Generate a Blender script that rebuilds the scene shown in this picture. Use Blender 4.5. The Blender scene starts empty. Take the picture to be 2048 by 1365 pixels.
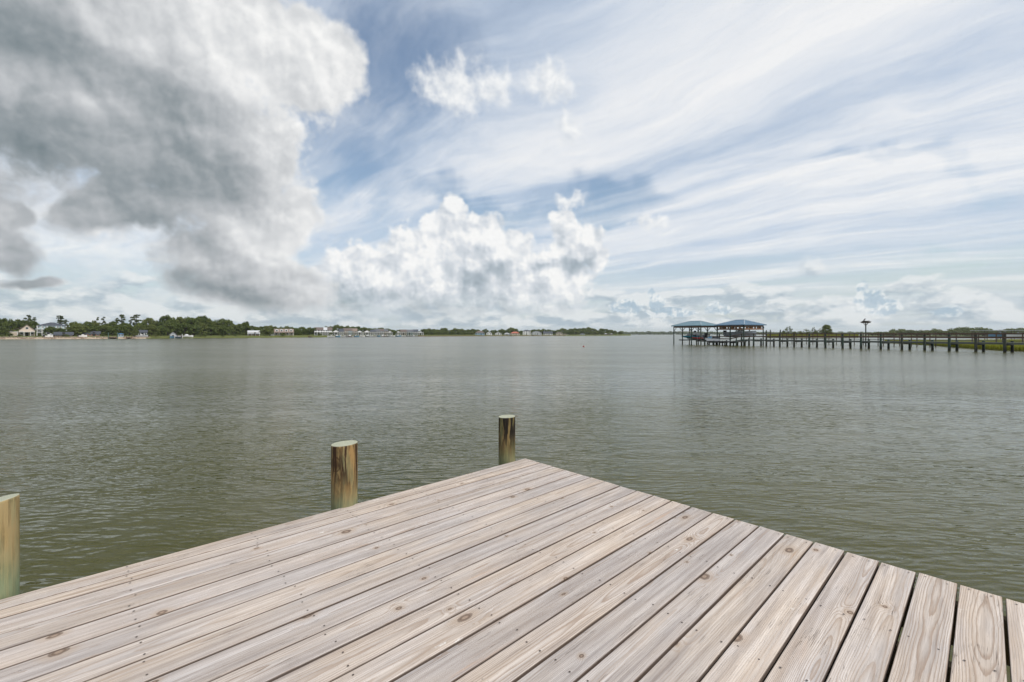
import bpy, bmesh, math, random
import numpy as np
from mathutils import Vector, Matrix
rnd = random.Random(7)
SC = bpy.context.scene
COL = SC.collection
R = math.radians

# ---------------------------------------------------------------- camera
F_PX, HOR, CX, W_PX, H_PX = 887.0, 669.0, 1024.0, 2048.0, 1365.0
EYE = 2.30                                   # eye height above the water
cam_d = bpy.data.cameras.new('camera')
cam = bpy.data.objects.new('camera', cam_d)
COL.objects.link(cam)
cam.location = (0, 0, EYE)
cam.rotation_euler = (R(90), 0, 0)
cam_d.sensor_width = 36.0
cam_d.lens = F_PX / W_PX * 36.0
cam_d.shift_y = -(H_PX / 2 - HOR) / W_PX
cam_d.clip_start = 0.05
cam_d.clip_end = 30000
SC.camera = cam
SC.render.resolution_x, SC.render.resolution_y = 1024, 682
SC.view_settings.view_transform = 'Standard'
SC.view_settings.look = 'None'
SC.view_settings.exposure = 0.0
SC.view_settings.gamma = 1.0

# ---------------------------------------------------------------- node helper
class S:
    """a scalar socket with arithmetic that adds Math nodes"""
    def __init__(s, nt, k): s.nt, s.k = nt, k
    def m(s, op, *o, clamp=False):
        n = s.nt.nodes.new('ShaderNodeMath'); n.operation = op; n.use_clamp = clamp
        for i, v in enumerate((s,) + o):
            if isinstance(v, S): s.nt.links.new(v.k, n.inputs[i])
            else: n.inputs[i].default_value = v
        return S(s.nt, n.outputs[0])
    def __add__(s, o): return s.m('ADD', o)
    __radd__ = __add__
    def __sub__(s, o): return s.m('SUBTRACT', o)
    def __rsub__(s, o): return (s * -1.0) + o
    def __mul__(s, o): return s.m('MULTIPLY', o)
    __rmul__ = __mul__
    def __truediv__(s, o): return s.m('DIVIDE', o)
    def sat(s): return s.m('ADD', 0.0, clamp=True)
    def pw(s, e): return s.m('POWER', e)
    def smax(s, o, k): return s.m('SMOOTH_MAX', o, k)
    def mx(s, o): return s.m('MAXIMUM', o)
    def mn(s, o): return s.m('MINIMUM', o)
    def ss(s, a, b, lo=0.0, hi=1.0, kind='SMOOTHSTEP'):
        n = s.nt.nodes.new('ShaderNodeMapRange'); n.interpolation_type = kind
        s.nt.links.new(s.k, n.inputs[0])
        for i, v in zip((1, 2, 3, 4), (a, b, lo, hi)):
            if isinstance(v, S): s.nt.links.new(v.k, n.inputs[i])
            else: n.inputs[i].default_value = v
        return S(s.nt, n.outputs[0])

class G:
    """small node-graph builder"""
    def __init__(g, nt): g.nt = nt
    def n(g, t, **kw):
        n = g.nt.nodes.new('ShaderNode' + t)
        for k, v in kw.items(): setattr(n, k, v)
        return n
    def put(g, sock, v):
        if isinstance(v, S): g.nt.links.new(v.k, sock)
        elif isinstance(v, bpy.types.NodeSocket): g.nt.links.new(v, sock)
        else: sock.default_value = v
    def vm(g, op, a, b=None, scale=None):
        n = g.n('VectorMath', operation=op)
        g.put(n.inputs[0], a)
        if b is not None: g.put(n.inputs[1], b)
        if scale is not None: g.put(n.inputs['Scale'], scale)
        return n.outputs['Value'] if op in ('LENGTH', 'DOT_PRODUCT', 'DISTANCE') else n.outputs[0]
    def sc(g, k): return S(g.nt, k)
    def sep(g, v):
        n = g.n('SeparateXYZ'); g.put(n.inputs[0], v)
        return [S(g.nt, o) for o in n.outputs]
    def comb(g, x=0.0, y=0.0, z=0.0):
        n = g.n('CombineXYZ')
        for i, v in enumerate((x, y, z)): g.put(n.inputs[i], v)
        return n.outputs[0]
    def map(g, v, loc=(0, 0, 0), rot=(0, 0, 0), scale=(1, 1, 1), kind='POINT'):
        n = g.n('Mapping', vector_type=kind); g.put(n.inputs[0], v)
        n.inputs[1].default_value = loc; n.inputs[2].default_value = rot; n.inputs[3].default_value = scale
        return n.outputs[0]
    def noise(g, v, scale=1.0, detail=4.0, rough=0.5, lac=2.0, dist=0.0, col=False, w=None):
        n = g.n('TexNoise', noise_dimensions='3D' if w is None else '4D')
        g.put(n.inputs['Vector'], v)
        if w is not None: g.put(n.inputs['W'], w)
        n.inputs['Scale'].default_value = scale; n.inputs['Detail'].default_value = detail
        n.inputs['Roughness'].default_value = rough; n.inputs['Lacunarity'].default_value = lac
        n.inputs['Distortion'].default_value = dist
        return n.outputs['Color'] if col else S(g.nt, n.outputs[0])
    def voro(g, v, scale=1.0, detail=0.0, rough=0.5, feature='F1', smooth=0.5, dim='3D', lac=2.0):
        n = g.n('TexVoronoi', voronoi_dimensions=dim, feature=feature, normalize=(detail > 0))
        g.put(n.inputs['Vector'], v)
        n.inputs['Scale'].default_value = scale
        n.inputs['Detail'].default_value = detail
        n.inputs['Roughness'].default_value = rough
        n.inputs['Lacunarity'].default_value = lac
        if feature == 'SMOOTH_F1': n.inputs['Smoothness'].default_value = smooth
        return n
    def mix(g, f, a, b, blend='MIX'):
        n = g.n('Mix', data_type='RGBA', blend_type=blend)
        g.put(n.inputs[0], f)
        for sck, v in ((n.inputs[6], a), (n.inputs[7], b)):
            if isinstance(v, tuple): sck.default_value = v if len(v) == 4 else v + (1.0,)
            else: g.put(sck, v)
        return n.outputs[2]
    def ramp(g, f, stops, kind='LINEAR'):
        n = g.n('ValToRGB'); n.color_ramp.interpolation = kind
        g.put(n.inputs[0], f)
        e = n.color_ramp.elements
        while len(e) < len(stops): e.new(0.5)
        for q, (pos, c) in zip(e, stops):
            q.position = pos; q.color = c if len(c) == 4 else c + (1.0,)
        return n.outputs[0]

def lin(r, g, b):
    f = lambda c: ((c / 255 + 0.055) / 1.055) ** 2.4 if c > 10 else c / 255 / 12.92
    return (f(r), f(g), f(b))

# ---------------------------------------------------------------- sun
SUN_AZ, SUN_EL = R(124), R(52)                # azimuth clockwise from the view axis (+Y)
sun_dir = Vector((math.sin(SUN_AZ) * math.cos(SUN_EL), math.cos(SUN_AZ) * math.cos(SUN_EL), math.sin(SUN_EL)))
sd = bpy.data.lights.new('sun', 'SUN')
sd.energy = 2.75; sd.angle = R(4.0); sd.color = (1.0, 0.95, 0.88)
sun = bpy.data.objects.new('sun', sd); COL.objects.link(sun)
sun.rotation_euler = (-sun_dir).to_track_quat('-Z', 'Y').to_euler()
sun.location = (30, 20, 60)

# ---------------------------------------------------------------- sky: clear air, a high veil, cumulus banks
world = bpy.data.worlds.new('World'); SC.world = world; world.use_nodes = True
def build_sky(nt):
    nt.nodes.clear(); g = G(nt)
    dirv = g.vm('NORMALIZE', g.n('TexCoord').outputs['Generated'])
    x, y, z = g.sep(dirv)
    az = x.m('ARCTAN2', y); el = z.m('ARCSINE')
    ae = g.comb(az, el, 0.0)
    deg = el * (180 / math.pi)
    def ang(px, py):
        dx, dz = (px - CX) / F_PX, (HOR - py) / F_PX
        return math.atan2(dx, 1), math.atan2(dz, math.hypot(dx, 1))
    def lobe(v, cx, cy, rx, ry, rot=0):
        a, e = ang(cx, cy)
        ra = abs(ang(cx + rx, cy)[0] - ang(cx - rx, cy)[0]) / 2
        re = abs(ang(cx, cy - ry)[1] - ang(cx, cy + ry)[1]) / 2
        m = g.map(v, (a, e, 0), (0, 0, -R(rot)), (ra, re, 1), 'TEXTURE')
        return S(nt, g.vm('LENGTH', m)) * -1.0 + 1.0
    def union(v, lobes, k=0.25):
        f = None
        for l in lobes:
            d = lobe(v, *l)
            f = d if f is None else f.smax(d, k)
        return f
    def nz(v, scale, detail, rough, off=(0, 0, 0), col=False):
        n = g.n('TexNoise', noise_dimensions='2D')
        g.put(n.inputs['Vector'], g.vm('ADD', v, off) if any(off) else v)
        n.inputs['Scale'].default_value = scale; n.inputs['Detail'].default_value = detail; n.inputs['Roughness'].default_value = rough
        return n.outputs['Color'] if col else S(nt, n.outputs[0])
    def warp(v, scale, amp, detail=3, seed=0.0):
        c = g.vm('SUBTRACT', nz(ae, scale, detail, 0.5, (seed, seed * .7, 0), col=True), (0.5, 0.5, 0.5))
        return g.vm('ADD', v, g.vm('MULTIPLY', c, (amp, amp, 0)))
    def billow(v, scale, detail, rough):
        return 1.0 - S(nt, g.voro(v, scale, detail, rough, 'F1', dim='2D').outputs['Distance'])
    L = sun_dir
    LS = (0.55, 0.83)                          # towards the sun, in azimuth and elevation

    # clear sky
    skyt = g.n('TexSky', sky_type='NISHITA', sun_disc=False)
    skyt.sun_elevation = SUN_EL; skyt.sun_rotation = SUN_AZ
    skyt.air_density = 1.25; skyt.dust_density = 0.8; skyt.ozone_density = 0.5
    bg = g.n('Background'); g.put(bg.inputs[0], skyt.outputs[0]); bg.inputs[1].default_value = 0.125
    shader = bg.outputs[0]
    def over(base, colr, alpha):
        b = g.n('Background')
        if isinstance(colr, tuple): b.inputs[0].default_value = colr + (1,)
        else: g.put(b.inputs[0], colr)
        m = g.n('MixShader'); g.put(m.inputs[0], alpha); g.put(m.inputs[1], base); g.put(m.inputs[2], b.outputs[0])
        return m.outputs[0]

    # ---- high veil of cirrus: a flat layer far up, fibres combed in one direction
    zz = z.mx(0.0) + 0.06
    pl = g.comb(x / zz, y / zz, 0.0)
    plr = g.map(pl, (0, 0, 0), (0, 0, R(-47)), (1, 1, 1))     # x' across, y' along the fibres
    wv = g.vm('SUBTRACT', nz(pl, 0.7, 3, 0.5, col=True), (0.5, 0.5, 0.5))
    plw = g.vm('ADD', plr, g.vm('MULTIPLY', wv, (0.62, 0.8, 0)))
    f1 = nz(g.map(plw, (3.1, 0.4, 0), (0, 0, 0), (1.35, 0.24, 1)), 1.0, 7, 0.56)
    f2 = nz(g.map(plw, (9.3, 2.2, 5), (0, 0, R(-7)), (2.8, 0.6, 1)), 1.0, 7, 0.58)
    f4 = nz(g.map(plw, (2.3, 6.1, 0), (0, 0, R(12)), (7.0, 2.2, 1)), 1.0, 7, 0.66)
    f3 = nz(g.map(pl, (1.7, 7.7, 2), (0, 0, 0), (0.40, 0.40, 1)), 1.0, 2, 0.5)
    side = az.ss(R(-25), R(40))
    glow = az.ss(R(-8), R(44)) * deg.ss(4.0, 24.0)          # the veil thickens towards the upper right
    veil = (f1 - 0.5) * 1.35 + (f2 - 0.5) * 0.60 + (f3 - 0.5) * 0.9 + side * 0.12 + 0.58
    hole = union(warp(ae, 6, 0.22, 4, 11.0), [(650, 290, 110, 110), (1210, 425, 130, 34), (760, 130, 120, 110), (960, 400, 150, 24), (2000, 490, 240, 22, 9), (1890, 330, 260, 26, 10)], 0.3).ss(-1.0, 0.8)
    va = (veil + (f4 - 0.5) * 0.35 + 0.24 - hole * 0.60).ss(-0.15, 0.90) * 0.88 + 0.05
    low = deg.ss(0.0, 14.0)
    va = (va * low + (1.0 - low) * (veil.ss(0.2, 1.0) * 0.55 + 0.25)).sat()
    vcol = g.mix(((f2 - 0.5) * 1.15 + (f4 - 0.5) * 0.8 + glow * 0.30 + (f1 - 0.45) * 2.2 + 0.20).sat(), lin(199, 212, 229), lin(247, 247, 247))
    shader = over(shader, vcol, va)

    # ---- haze band at the horizon
    hz = deg.ss(-0.5, 10.0, 0.72, 0.0)
    shader = over(shader, g.mix(side, lin(178, 196, 208), lin(198, 211, 219)), hz)

    # ---- low banks of small distant cumulus, all round the horizon
    q = g.comb(az, el * 2.3, 0.0)
    c1 = nz(q, 8.0, 7, 0.58); c1b = nz(q, 8.0, 7, 0.58, (0.010, 0.030, 0))
    band = deg.ss(0.2, 1.4) * deg.ss(2.2, 7.0, 1.0, 0.0)
    ca = (c1 + band * 0.25 - 0.25).ss(0.33, 0.46) * 0.72 * deg.ss(0.3, 1.2) * deg.ss(6.5, 10.0, 1.0, 0.0)
    lit = ((c1 - c1b) * 6.0 + 0.55).sat()
    shader = over(shader, g.mix(lit, lin(166, 183, 196), lin(234, 237, 238)), ca)

    # ---- far hazy towers on the right
    tv = warp(ae, 26, 0.020, 4, 3.0)
    tf = union(tv, [(1742, 604, 36, 30), (1728, 578, 15, 20), (1775, 614, 30, 20), (1312, 606, 20, 18), (1303, 588, 9, 14),
                    (1435, 617, 30, 14), (1890, 622, 45, 12), (1345, 625, 60, 12), (1250, 615, 40, 18)], 0.2)
    tn = nz(ae, 48, 5, 0.6)
    ta = (tf + (tn - 0.5) * 0.9).ss(-0.02, 0.22)
    tl = ((tn - nz(ae, 48, 5, 0.6, (.004, .008, 0))) * 4.5 + 0.50 - tf * 0.30).sat()
    shader = over(shader, g.mix(tl, lin(172, 194, 210), lin(238, 242, 243)), ta * 0.72 * deg.ss(0.5, 2.2))

    # ---- cumulus congestus in the middle distance
    bw = warp(warp(ae, 9, 0.055, 2, 5.0), 30, 0.014, 2, 1.0)
    bl = [(905, 428, 34, 40), (888, 478, 66, 60), (965, 482, 52, 50), (1012, 500, 55, 48), (828, 515, 66, 58), (740, 540, 70, 58), (690, 575, 85, 55),
          (900, 560, 190, 70), (1060, 560, 90, 62), (1110, 590, 70, 38), (800, 606, 260, 46), (690, 520, 50, 36), (1100, 545, 90, 50), (1150, 488, 60, 44), (1124, 446, 34, 26), (1190, 512, 34, 24), (640, 600, 60, 40)]
    bf = union(bw, bl, 0.20)
    sv = g.vm('ADD', ae, g.vm('MULTIPLY', g.vm('SUBTRACT', nz(ae, 40, 2, .5, (2, 1, 0), col=True), (.5, .5, .5)), (.02, .02, 0)))
    bn = billow(sv, 19, 3.0, 0.5); bn2 = billow(g.vm('ADD', sv, (LS[0] * .011, LS[1] * .011, 0)), 19, 3.0, 0.5)
    bx = nz(ae, 60, 6, 0.6)
    bd = bf + (bn - 0.62) * 1.15 + (bx - 0.5) * 0.26
    ba = bd.ss(-0.04, 0.26)
    bl0 = nz(ae, 15, 4, 0.55, (4, 4, 0)); bl1 = nz(ae, 15, 4, 0.55, (4 + LS[0] * .03, 4 + LS[1] * .03, 0))
    bdk = union(warp(ae, 14, 0.07, 3, 8.0), [(840, 625, 270, 42), (690, 596, 90, 44), (1150, 526, 60, 20), (960, 560, 80, 40)], 0.3)
    base = bdk.ss(-0.7, 0.9) * 0.46
    bs = (0.88 - base + (bn - bn2) * 0.95 + (bl0 - bl1) * 1.2 + (bx - 0.5) * 0.10).sat()
    bcol = g.ramp(bs, [(0.0, lin(142, 156, 167)), (0.35, lin(176, 187, 196)), (0.7, lin(216, 221, 227)), (1.0, lin(249, 249, 248))])
    shader = over(shader, bcol, ba * deg.ss(0.2, 6.0, 0.0, 0.95))

    # ---- small torn puffs high up
    pw = warp(warp(ae, 10, 0.07, 3, 2.0), 36, 0.040, 4, 6.0)
    pf = union(pw, [(905, 168, 95, 62), (975, 165, 58, 58), (1100, 168, 72, 46), (1135, 262, 34, 52), (1140, 398, 50, 22), (200, 455, 80, 26, 30), (1290, 448, 44, 16)], 0.25)
    pn = nz(ae, 20, 7, 0.6)
    pa = (pf + (pn - 0.5) * 1.25).ss(-0.10, 0.75) * pf.ss(-0.45, 0.05)
    pr = pn - nz(ae, 20, 7, 0.6, (LS[0] * .018, LS[1] * .018, 0))
    shader = over(shader, g.mix((0.72 + pr * 1.6).sat(), lin(190, 200, 213), lin(247, 248, 248)), pa * 0.93)

    # ---- the great cloud overhead on the left
    gw = warp(warp(ae, 3.0, 0.12, 2, 4.0), 11, 0.060, 3, 7.0)
    gl = [(180, 110, 460, 260), (470, 40, 150, 150), (590, 60, 70, 75), (645, 140, 84, 88), (560, 130, 110, 120), (420, 300, 190, 190), (500, 400, 130, 120), (545, 300, 62, 90), (560, 455, 90, 75),
          (470, 520, 170, 100), (460, 580, 160, 60), (90, 240, 280, 130), (580, 550, 100, 80), (600, 420, 70, 80), (260, 420, 130, 70, -25), (-150, 150, 400, 260), (20, 430, 80, 56), (45, 505, 75, 60), (60, 565, 85, 24)]
    gf = union(gw, gl, 0.16)
    gn = nz(ae, 6.0, 8, 0.52, (1.3, 2.2, 0))
    gq = g.vm('ADD', ae, g.vm('MULTIPLY', g.vm('SUBTRACT', nz(ae, 14, 3, .5, (6, 1, 0), col=True), (.5, .5, .5)), (.035, .035, 0)))
    gb = billow(gq, 12, 3.0, 0.5); gb2 = billow(g.vm('ADD', gq, (LS[0] * .018, LS[1] * .018, 0)), 12, 3.0, 0.5)
    gx = nz(ae, 30, 6, 0.6, (5, 3, 0)); gx2 = nz(ae, 30, 6, 0.6, (5 + LS[0] * .012, 3 + LS[1] * .012, 0))
    gd = gf + (gn - 0.5) * 0.80 + (gb - 0.6) * 0.66 + (gx - 0.5) * 0.50
    ga = gd.ss(-0.08, deg.ss(7.0, 15.0, 0.46, 0.30))
    dk = union(warp(ae, 4.5, 0.20, 5, 9.0), [(0, 290, 470, 140, -8), (340, 350, 200, 100, -25), (470, 575, 150, 40), (330, 180, 120, 90), (40, 545, 110, 60), (0, 40, 300, 130), (330, 470, 140, 60, -25)], 0.5)
    gl2 = gn - nz(ae, 6.0, 8, 0.52, (1.3 + LS[0] * .05, 2.2 + LS[1] * .05, 0))
    br = union(warp(ae, 5.0, 0.14, 4, 12.0), [(620, 110, 150, 120), (580, 330, 80, 150), (560, 445, 130, 60), (430, 90, 120, 80), (270, 50, 110, 60), (560, 590, 90, 24)], 0.4).ss(-0.6, 0.6)
    gs = (0.62 - dk.ss(-0.9, 1.2) * 0.42 + br * 0.22 + gl2 * 0.42 + (gb - gb2) * 0.62 + (gx - gx2) * 0.26 + gd.ss(0.5, 0.0) * 0.12).sat()
    gcol = g.ramp(gs, [(0.0, lin(118, 131, 137)), (0.25, lin(149, 157, 162)), (0.5, lin(183, 187, 191)), (0.75, lin(218, 220, 222)), (1.0, lin(248, 248, 247))])
    shader = over(shader, gcol, ga * deg.ss(1.0, 4.0))

    below = z.m('LESS_THAN', -0.002)
    shader = over(shader, lin(120, 128, 120), below)
    out = g.n('OutputWorld'); g.put(out.inputs[0], shader)
build_sky(world.node_tree)
world.cycles.sampling_method = 'NONE'
SC.cycles.max_bounces = 4; SC.cycles.diffuse_bounces = 2; SC.cycles.glossy_bounces = 2
SC.cycles.use_adaptive_sampling = True
SC.cycles.adaptive_threshold = 0.015
SC.cycles.adaptive_min_samples = 12

# ---------------------------------------------------------------- general helpers
def P(px, Y, z=0.0):
    """ground position of something seen at picture column px, Y metres out"""
    return Vector(((px - CX) / F_PX * Y, Y, z))
def zat(py, Y): return EYE + (HOR - py) / F_PX * Y
def ywater(py): return EYE * F_PX / (py - HOR)

def tag(o, label=None, cat=None, group=None, kind=None):
    if label: o['label'] = label
    if cat: o['category'] = cat
    if group: o['group'] = group
    if kind: o['kind'] = kind
    return o
def empty(name, loc=(0, 0, 0), rz=0.0):
    o = bpy.data.objects.new(name, None); COL.objects.link(o)
    o.location = loc; o.rotation_euler = (0, 0, rz); o.empty_display_size = 0.2
    return o
def link(name, me, mat=None, parent=None, loc=None, rz=0.0):
    o = bpy.data.objects.new(name, me); COL.objects.link(o)
    if mat is not None and not me.materials:
        for m in (mat if isinstance(mat, (list, tuple)) else (mat,)): me.materials.append(m)
    if parent is not None: o.parent = parent
    if loc is not None: o.location = loc
    if rz: o.rotation_euler = (0, 0, rz)
    return o
def copy_tree(o, parent=None):
    c = o.copy(); COL.objects.link(c); c.parent = parent
    for ch in o.children: copy_tree(ch, c)
    return c

class MB:
    """collects shapes, then becomes one mesh object"""
    def __init__(s): s.v, s.f, s.mi = [], [], []
    def add(s, vs, fs, mi=0):
        b = len(s.v); s.v += [tuple(v) for v in vs]
        for f in fs: s.f.append(tuple(i + b for i in f)); s.mi.append(mi)
        return s
    def box(s, a, b, mi=0, rz=0.0, c=None):
        x0, y0, z0 = a; x1, y1, z1 = b
        vs = [Vector(p) for p in ((x0, y0, z0), (x1, y0, z0), (x1, y1, z0), (x0, y1, z0), (x0, y0, z1), (x1, y0, z1), (x1, y1, z1), (x0, y1, z1))]
        if rz:
            c = Vector(c or ((x0 + x1) / 2, (y0 + y1) / 2, 0)); m = Matrix.Rotation(rz, 3, 'Z')
            vs = [m @ (v - c) + c for v in vs]
        return s.add(vs, [(0, 3, 2, 1), (4, 5, 6, 7), (0, 1, 5, 4), (1, 2, 6, 5), (2, 3, 7, 6), (3, 0, 4, 7)], mi)
    def beam(s, p, q, w, h, mi=0):
        """bar from p to q, w wide sideways, h deep"""
        p, q = Vector(p), Vector(q); d = (q - p).normalized()
        sx = d.cross(Vector((0, 0, 1)))
        if sx.length < 1e-4: sx = Vector((1, 0, 0))
        sx.normalize(); up = sx.cross(d)
        vs = []
        for e in (p, q):
            for i, j in ((-1, -1), (1, -1), (1, 1), (-1, 1)): vs.append(e + sx * (i * w / 2) + up * (j * h / 2))
        return s.add(vs, [(0, 1, 2, 3), (7, 6, 5, 4), (0, 4, 5, 1), (1, 5, 6, 2), (2, 6, 7, 3), (3, 7, 4, 0)], mi)
    def tube(s, pts, rad, n=8, mi=0, caps=True):
        rings = []; m = len(pts); pts = [Vector(p) for p in pts]
        if not isinstance(rad, (list, tuple)): rad = [rad] * m
        vs, fs = [], []
        for i, p in enumerate(pts):
            d = (pts[min(i + 1, m - 1)] - pts[max(i - 1, 0)]).normalized()
            a = d.cross(Vector((0, 0, 1)))
            if a.length < 1e-3: a = Vector((1, 0, 0))
            a.normalize(); b = d.cross(a)
            for k in range(n):
                t = 2 * math.pi * k / n
                vs.append(p + (a * math.cos(t) + b * math.sin(t)) * rad[i])
        for i in range(m - 1):
            for k in range(n):
                k2 = (k + 1) % n
                fs.append((i * n + k, i * n + k2, (i + 1) * n + k2, (i + 1) * n + k))
        if caps: fs += [tuple(range(n - 1, -1, -1)), tuple((m - 1) * n + k for k in range(n))]
        return s.add(vs, fs, mi)
    def mesh(s, name, smooth=False):
        me = bpy.data.meshes.new(name); me.from_pydata(s.v, [], s.f)
        if any(s.mi): me.polygons.foreach_set('material_index', s.mi)
        bm = bmesh.new(); bm.from_mesh(me); bmesh.ops.recalc_face_normals(bm, faces=bm.faces); bm.to_mesh(me); bm.free()
        if smooth: me.polygons.foreach_set('use_smooth', [True] * len(me.polygons))
        me.update(); return me
    def build(s, name, mat=None, parent=None, loc=None, rz=0.0, smooth=False):
        return link(name, s.mesh(name, smooth), mat, parent, loc, rz)

def new_mat(name):
    m = bpy.data.materials.new(name); m.use_nodes = True
    nt = m.node_tree; nt.nodes.clear(); g = G(nt)
    b = g.n('BsdfPrincipled'); o = g.n('OutputMaterial'); nt.links.new(b.outputs[0], o.inputs[0])
    return m, g, b
_simple = {}
def paint(name, c, rough=0.6, var=0.18, scale=3.0, spec=0.5, metal=0.0, stretch=(1, 1, 1)):
    """a painted or weathered surface with a little unevenness of its own"""
    if name in _simple: return _simple[name]
    m, g, b = new_mat(name)
    tc = g.n('TexCoord').outputs['Object']
    nse = g.noise(g.map(tc, (0, 0, 0), (0, 0, 0), stretch), scale, 5, 0.6)
    rr = S(g.nt, g.n('ObjectInfo').outputs['Random'])
    f = ((nse - 0.5) * 2 * var + (rr - 0.5) * var * 0.6 + 1.0)
    hsv = g.n('HueSaturation'); hsv.inputs['Color'].default_value = tuple(c) + (1.0,); g.put(hsv.inputs['Value'], f)
    g.put(b.inputs['Base Color'], hsv.outputs[0])
    b.inputs['Roughness'].default_value = rough; b.inputs['Metallic'].default_value = metal
    b.inputs['Specular IOR Level'].default_value = spec
    _simple[name] = m
    return m

# ---------------------------------------------------------------- water
def water_material():
    m, g, b = new_mat('estuary_water')
    tc = g.n('TexCoord').outputs['Object']
    b.inputs['IOR'].default_value = 1.333
    # the lee of the dock is smoother; farther out the breeze has the whole surface ruffled
    wx, wy, _ = g.sep(tc); wy = wy - 4.0
    fetch = ((wx * wx + wy * wy).pw(0.5)).ss(4.0, 45.0)
    g.put(b.inputs['Roughness'], fetch * 0.15 + 0.05)
    murk = g.noise(g.map(tc, (0, 0, 0), (0, 0, R(12)), (0.05, 0.12, 1)), 1.0, 4, 0.5)
    g.put(b.inputs['Base Color'], g.mix(murk.ss(0.3, 0.7), (0.044, 0.044, 0.004), (0.061, 0.058, 0.008)))
    # wave heights, sampled at three near points so that slopes stay true at any distance
    gust = g.noise(g.map(tc, (3, 5.1, .9), (0, 0, R(14)), (0.045, 0.15, 1)), 1.0, 3, 0.55).ss(0.36, 0.62)   # where the breeze ruffles the surface
    def height(v):
        def layer(rot, sx, sy, seed, detail=2, rough=0.5, dist=0.0):
            return g.noise(g.map(v, (seed, seed * 1.7, seed * .3), (0, 0, R(rot)), (sx, sy, 1)), 1.0, detail, rough, dist=dist)
        swell = layer(8, 0.30, 0.95, 8.0, 1)
        chop = layer(-7, 1.9, 3.8, 5.0, 1)
        rip = layer(9, 4.0, 11.0, 1.0, 1)
        rip2 = layer(-10, 9.0, 24.0, 2.0, 1)
        vx, vy, _ = g.sep(v)
        bend = layer(0, 0.9, 1.6, 12.0, 2); bend2 = layer(20, 1.4, 2.0, 17.0, 2)
        tr1 = (vy * 62.0 + vx * 9.0 + bend * 30.0).m('SINE'); tr2 = (vy * 41.0 - vx * 12.0 + bend2 * 26.0).m('SINE')
        patch = bend2.ss(0.30, 0.70); patch2 = bend.ss(0.35, 0.70)
        return swell * 0.055 + chop * 0.036 * (gust * 1.0 + 0.4) + rip * 0.0125 * (gust * 1.1 + 0.35) + rip2 * 0.0055 * (gust * 1.1 + 0.3) + tr1 * 0.0013 * (patch + 0.15) + tr2 * 0.0017 * (patch2 + 0.15)
    E_ = 0.006
    h0 = height(tc); hx = height(g.vm('ADD', tc, (E_, 0, 0))); hy = height(g.vm('ADD', tc, (0, E_, 0)))
    nv = g.vm('NORMALIZE', g.comb((h0 - hx) / E_, (h0 - hy) / E_, 1.0))
    g.put(b.inputs['Normal'], nv)
    return m
w = MB(); w.add([(-9000, -60, 0), (9000, -60, 0), (9000, 9000, 0), (-9000, 9000, 0)], [(0, 1, 2, 3)])
tag(w.build('water', water_material()), 'grey green rippled estuary water', kind='structure')

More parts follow.
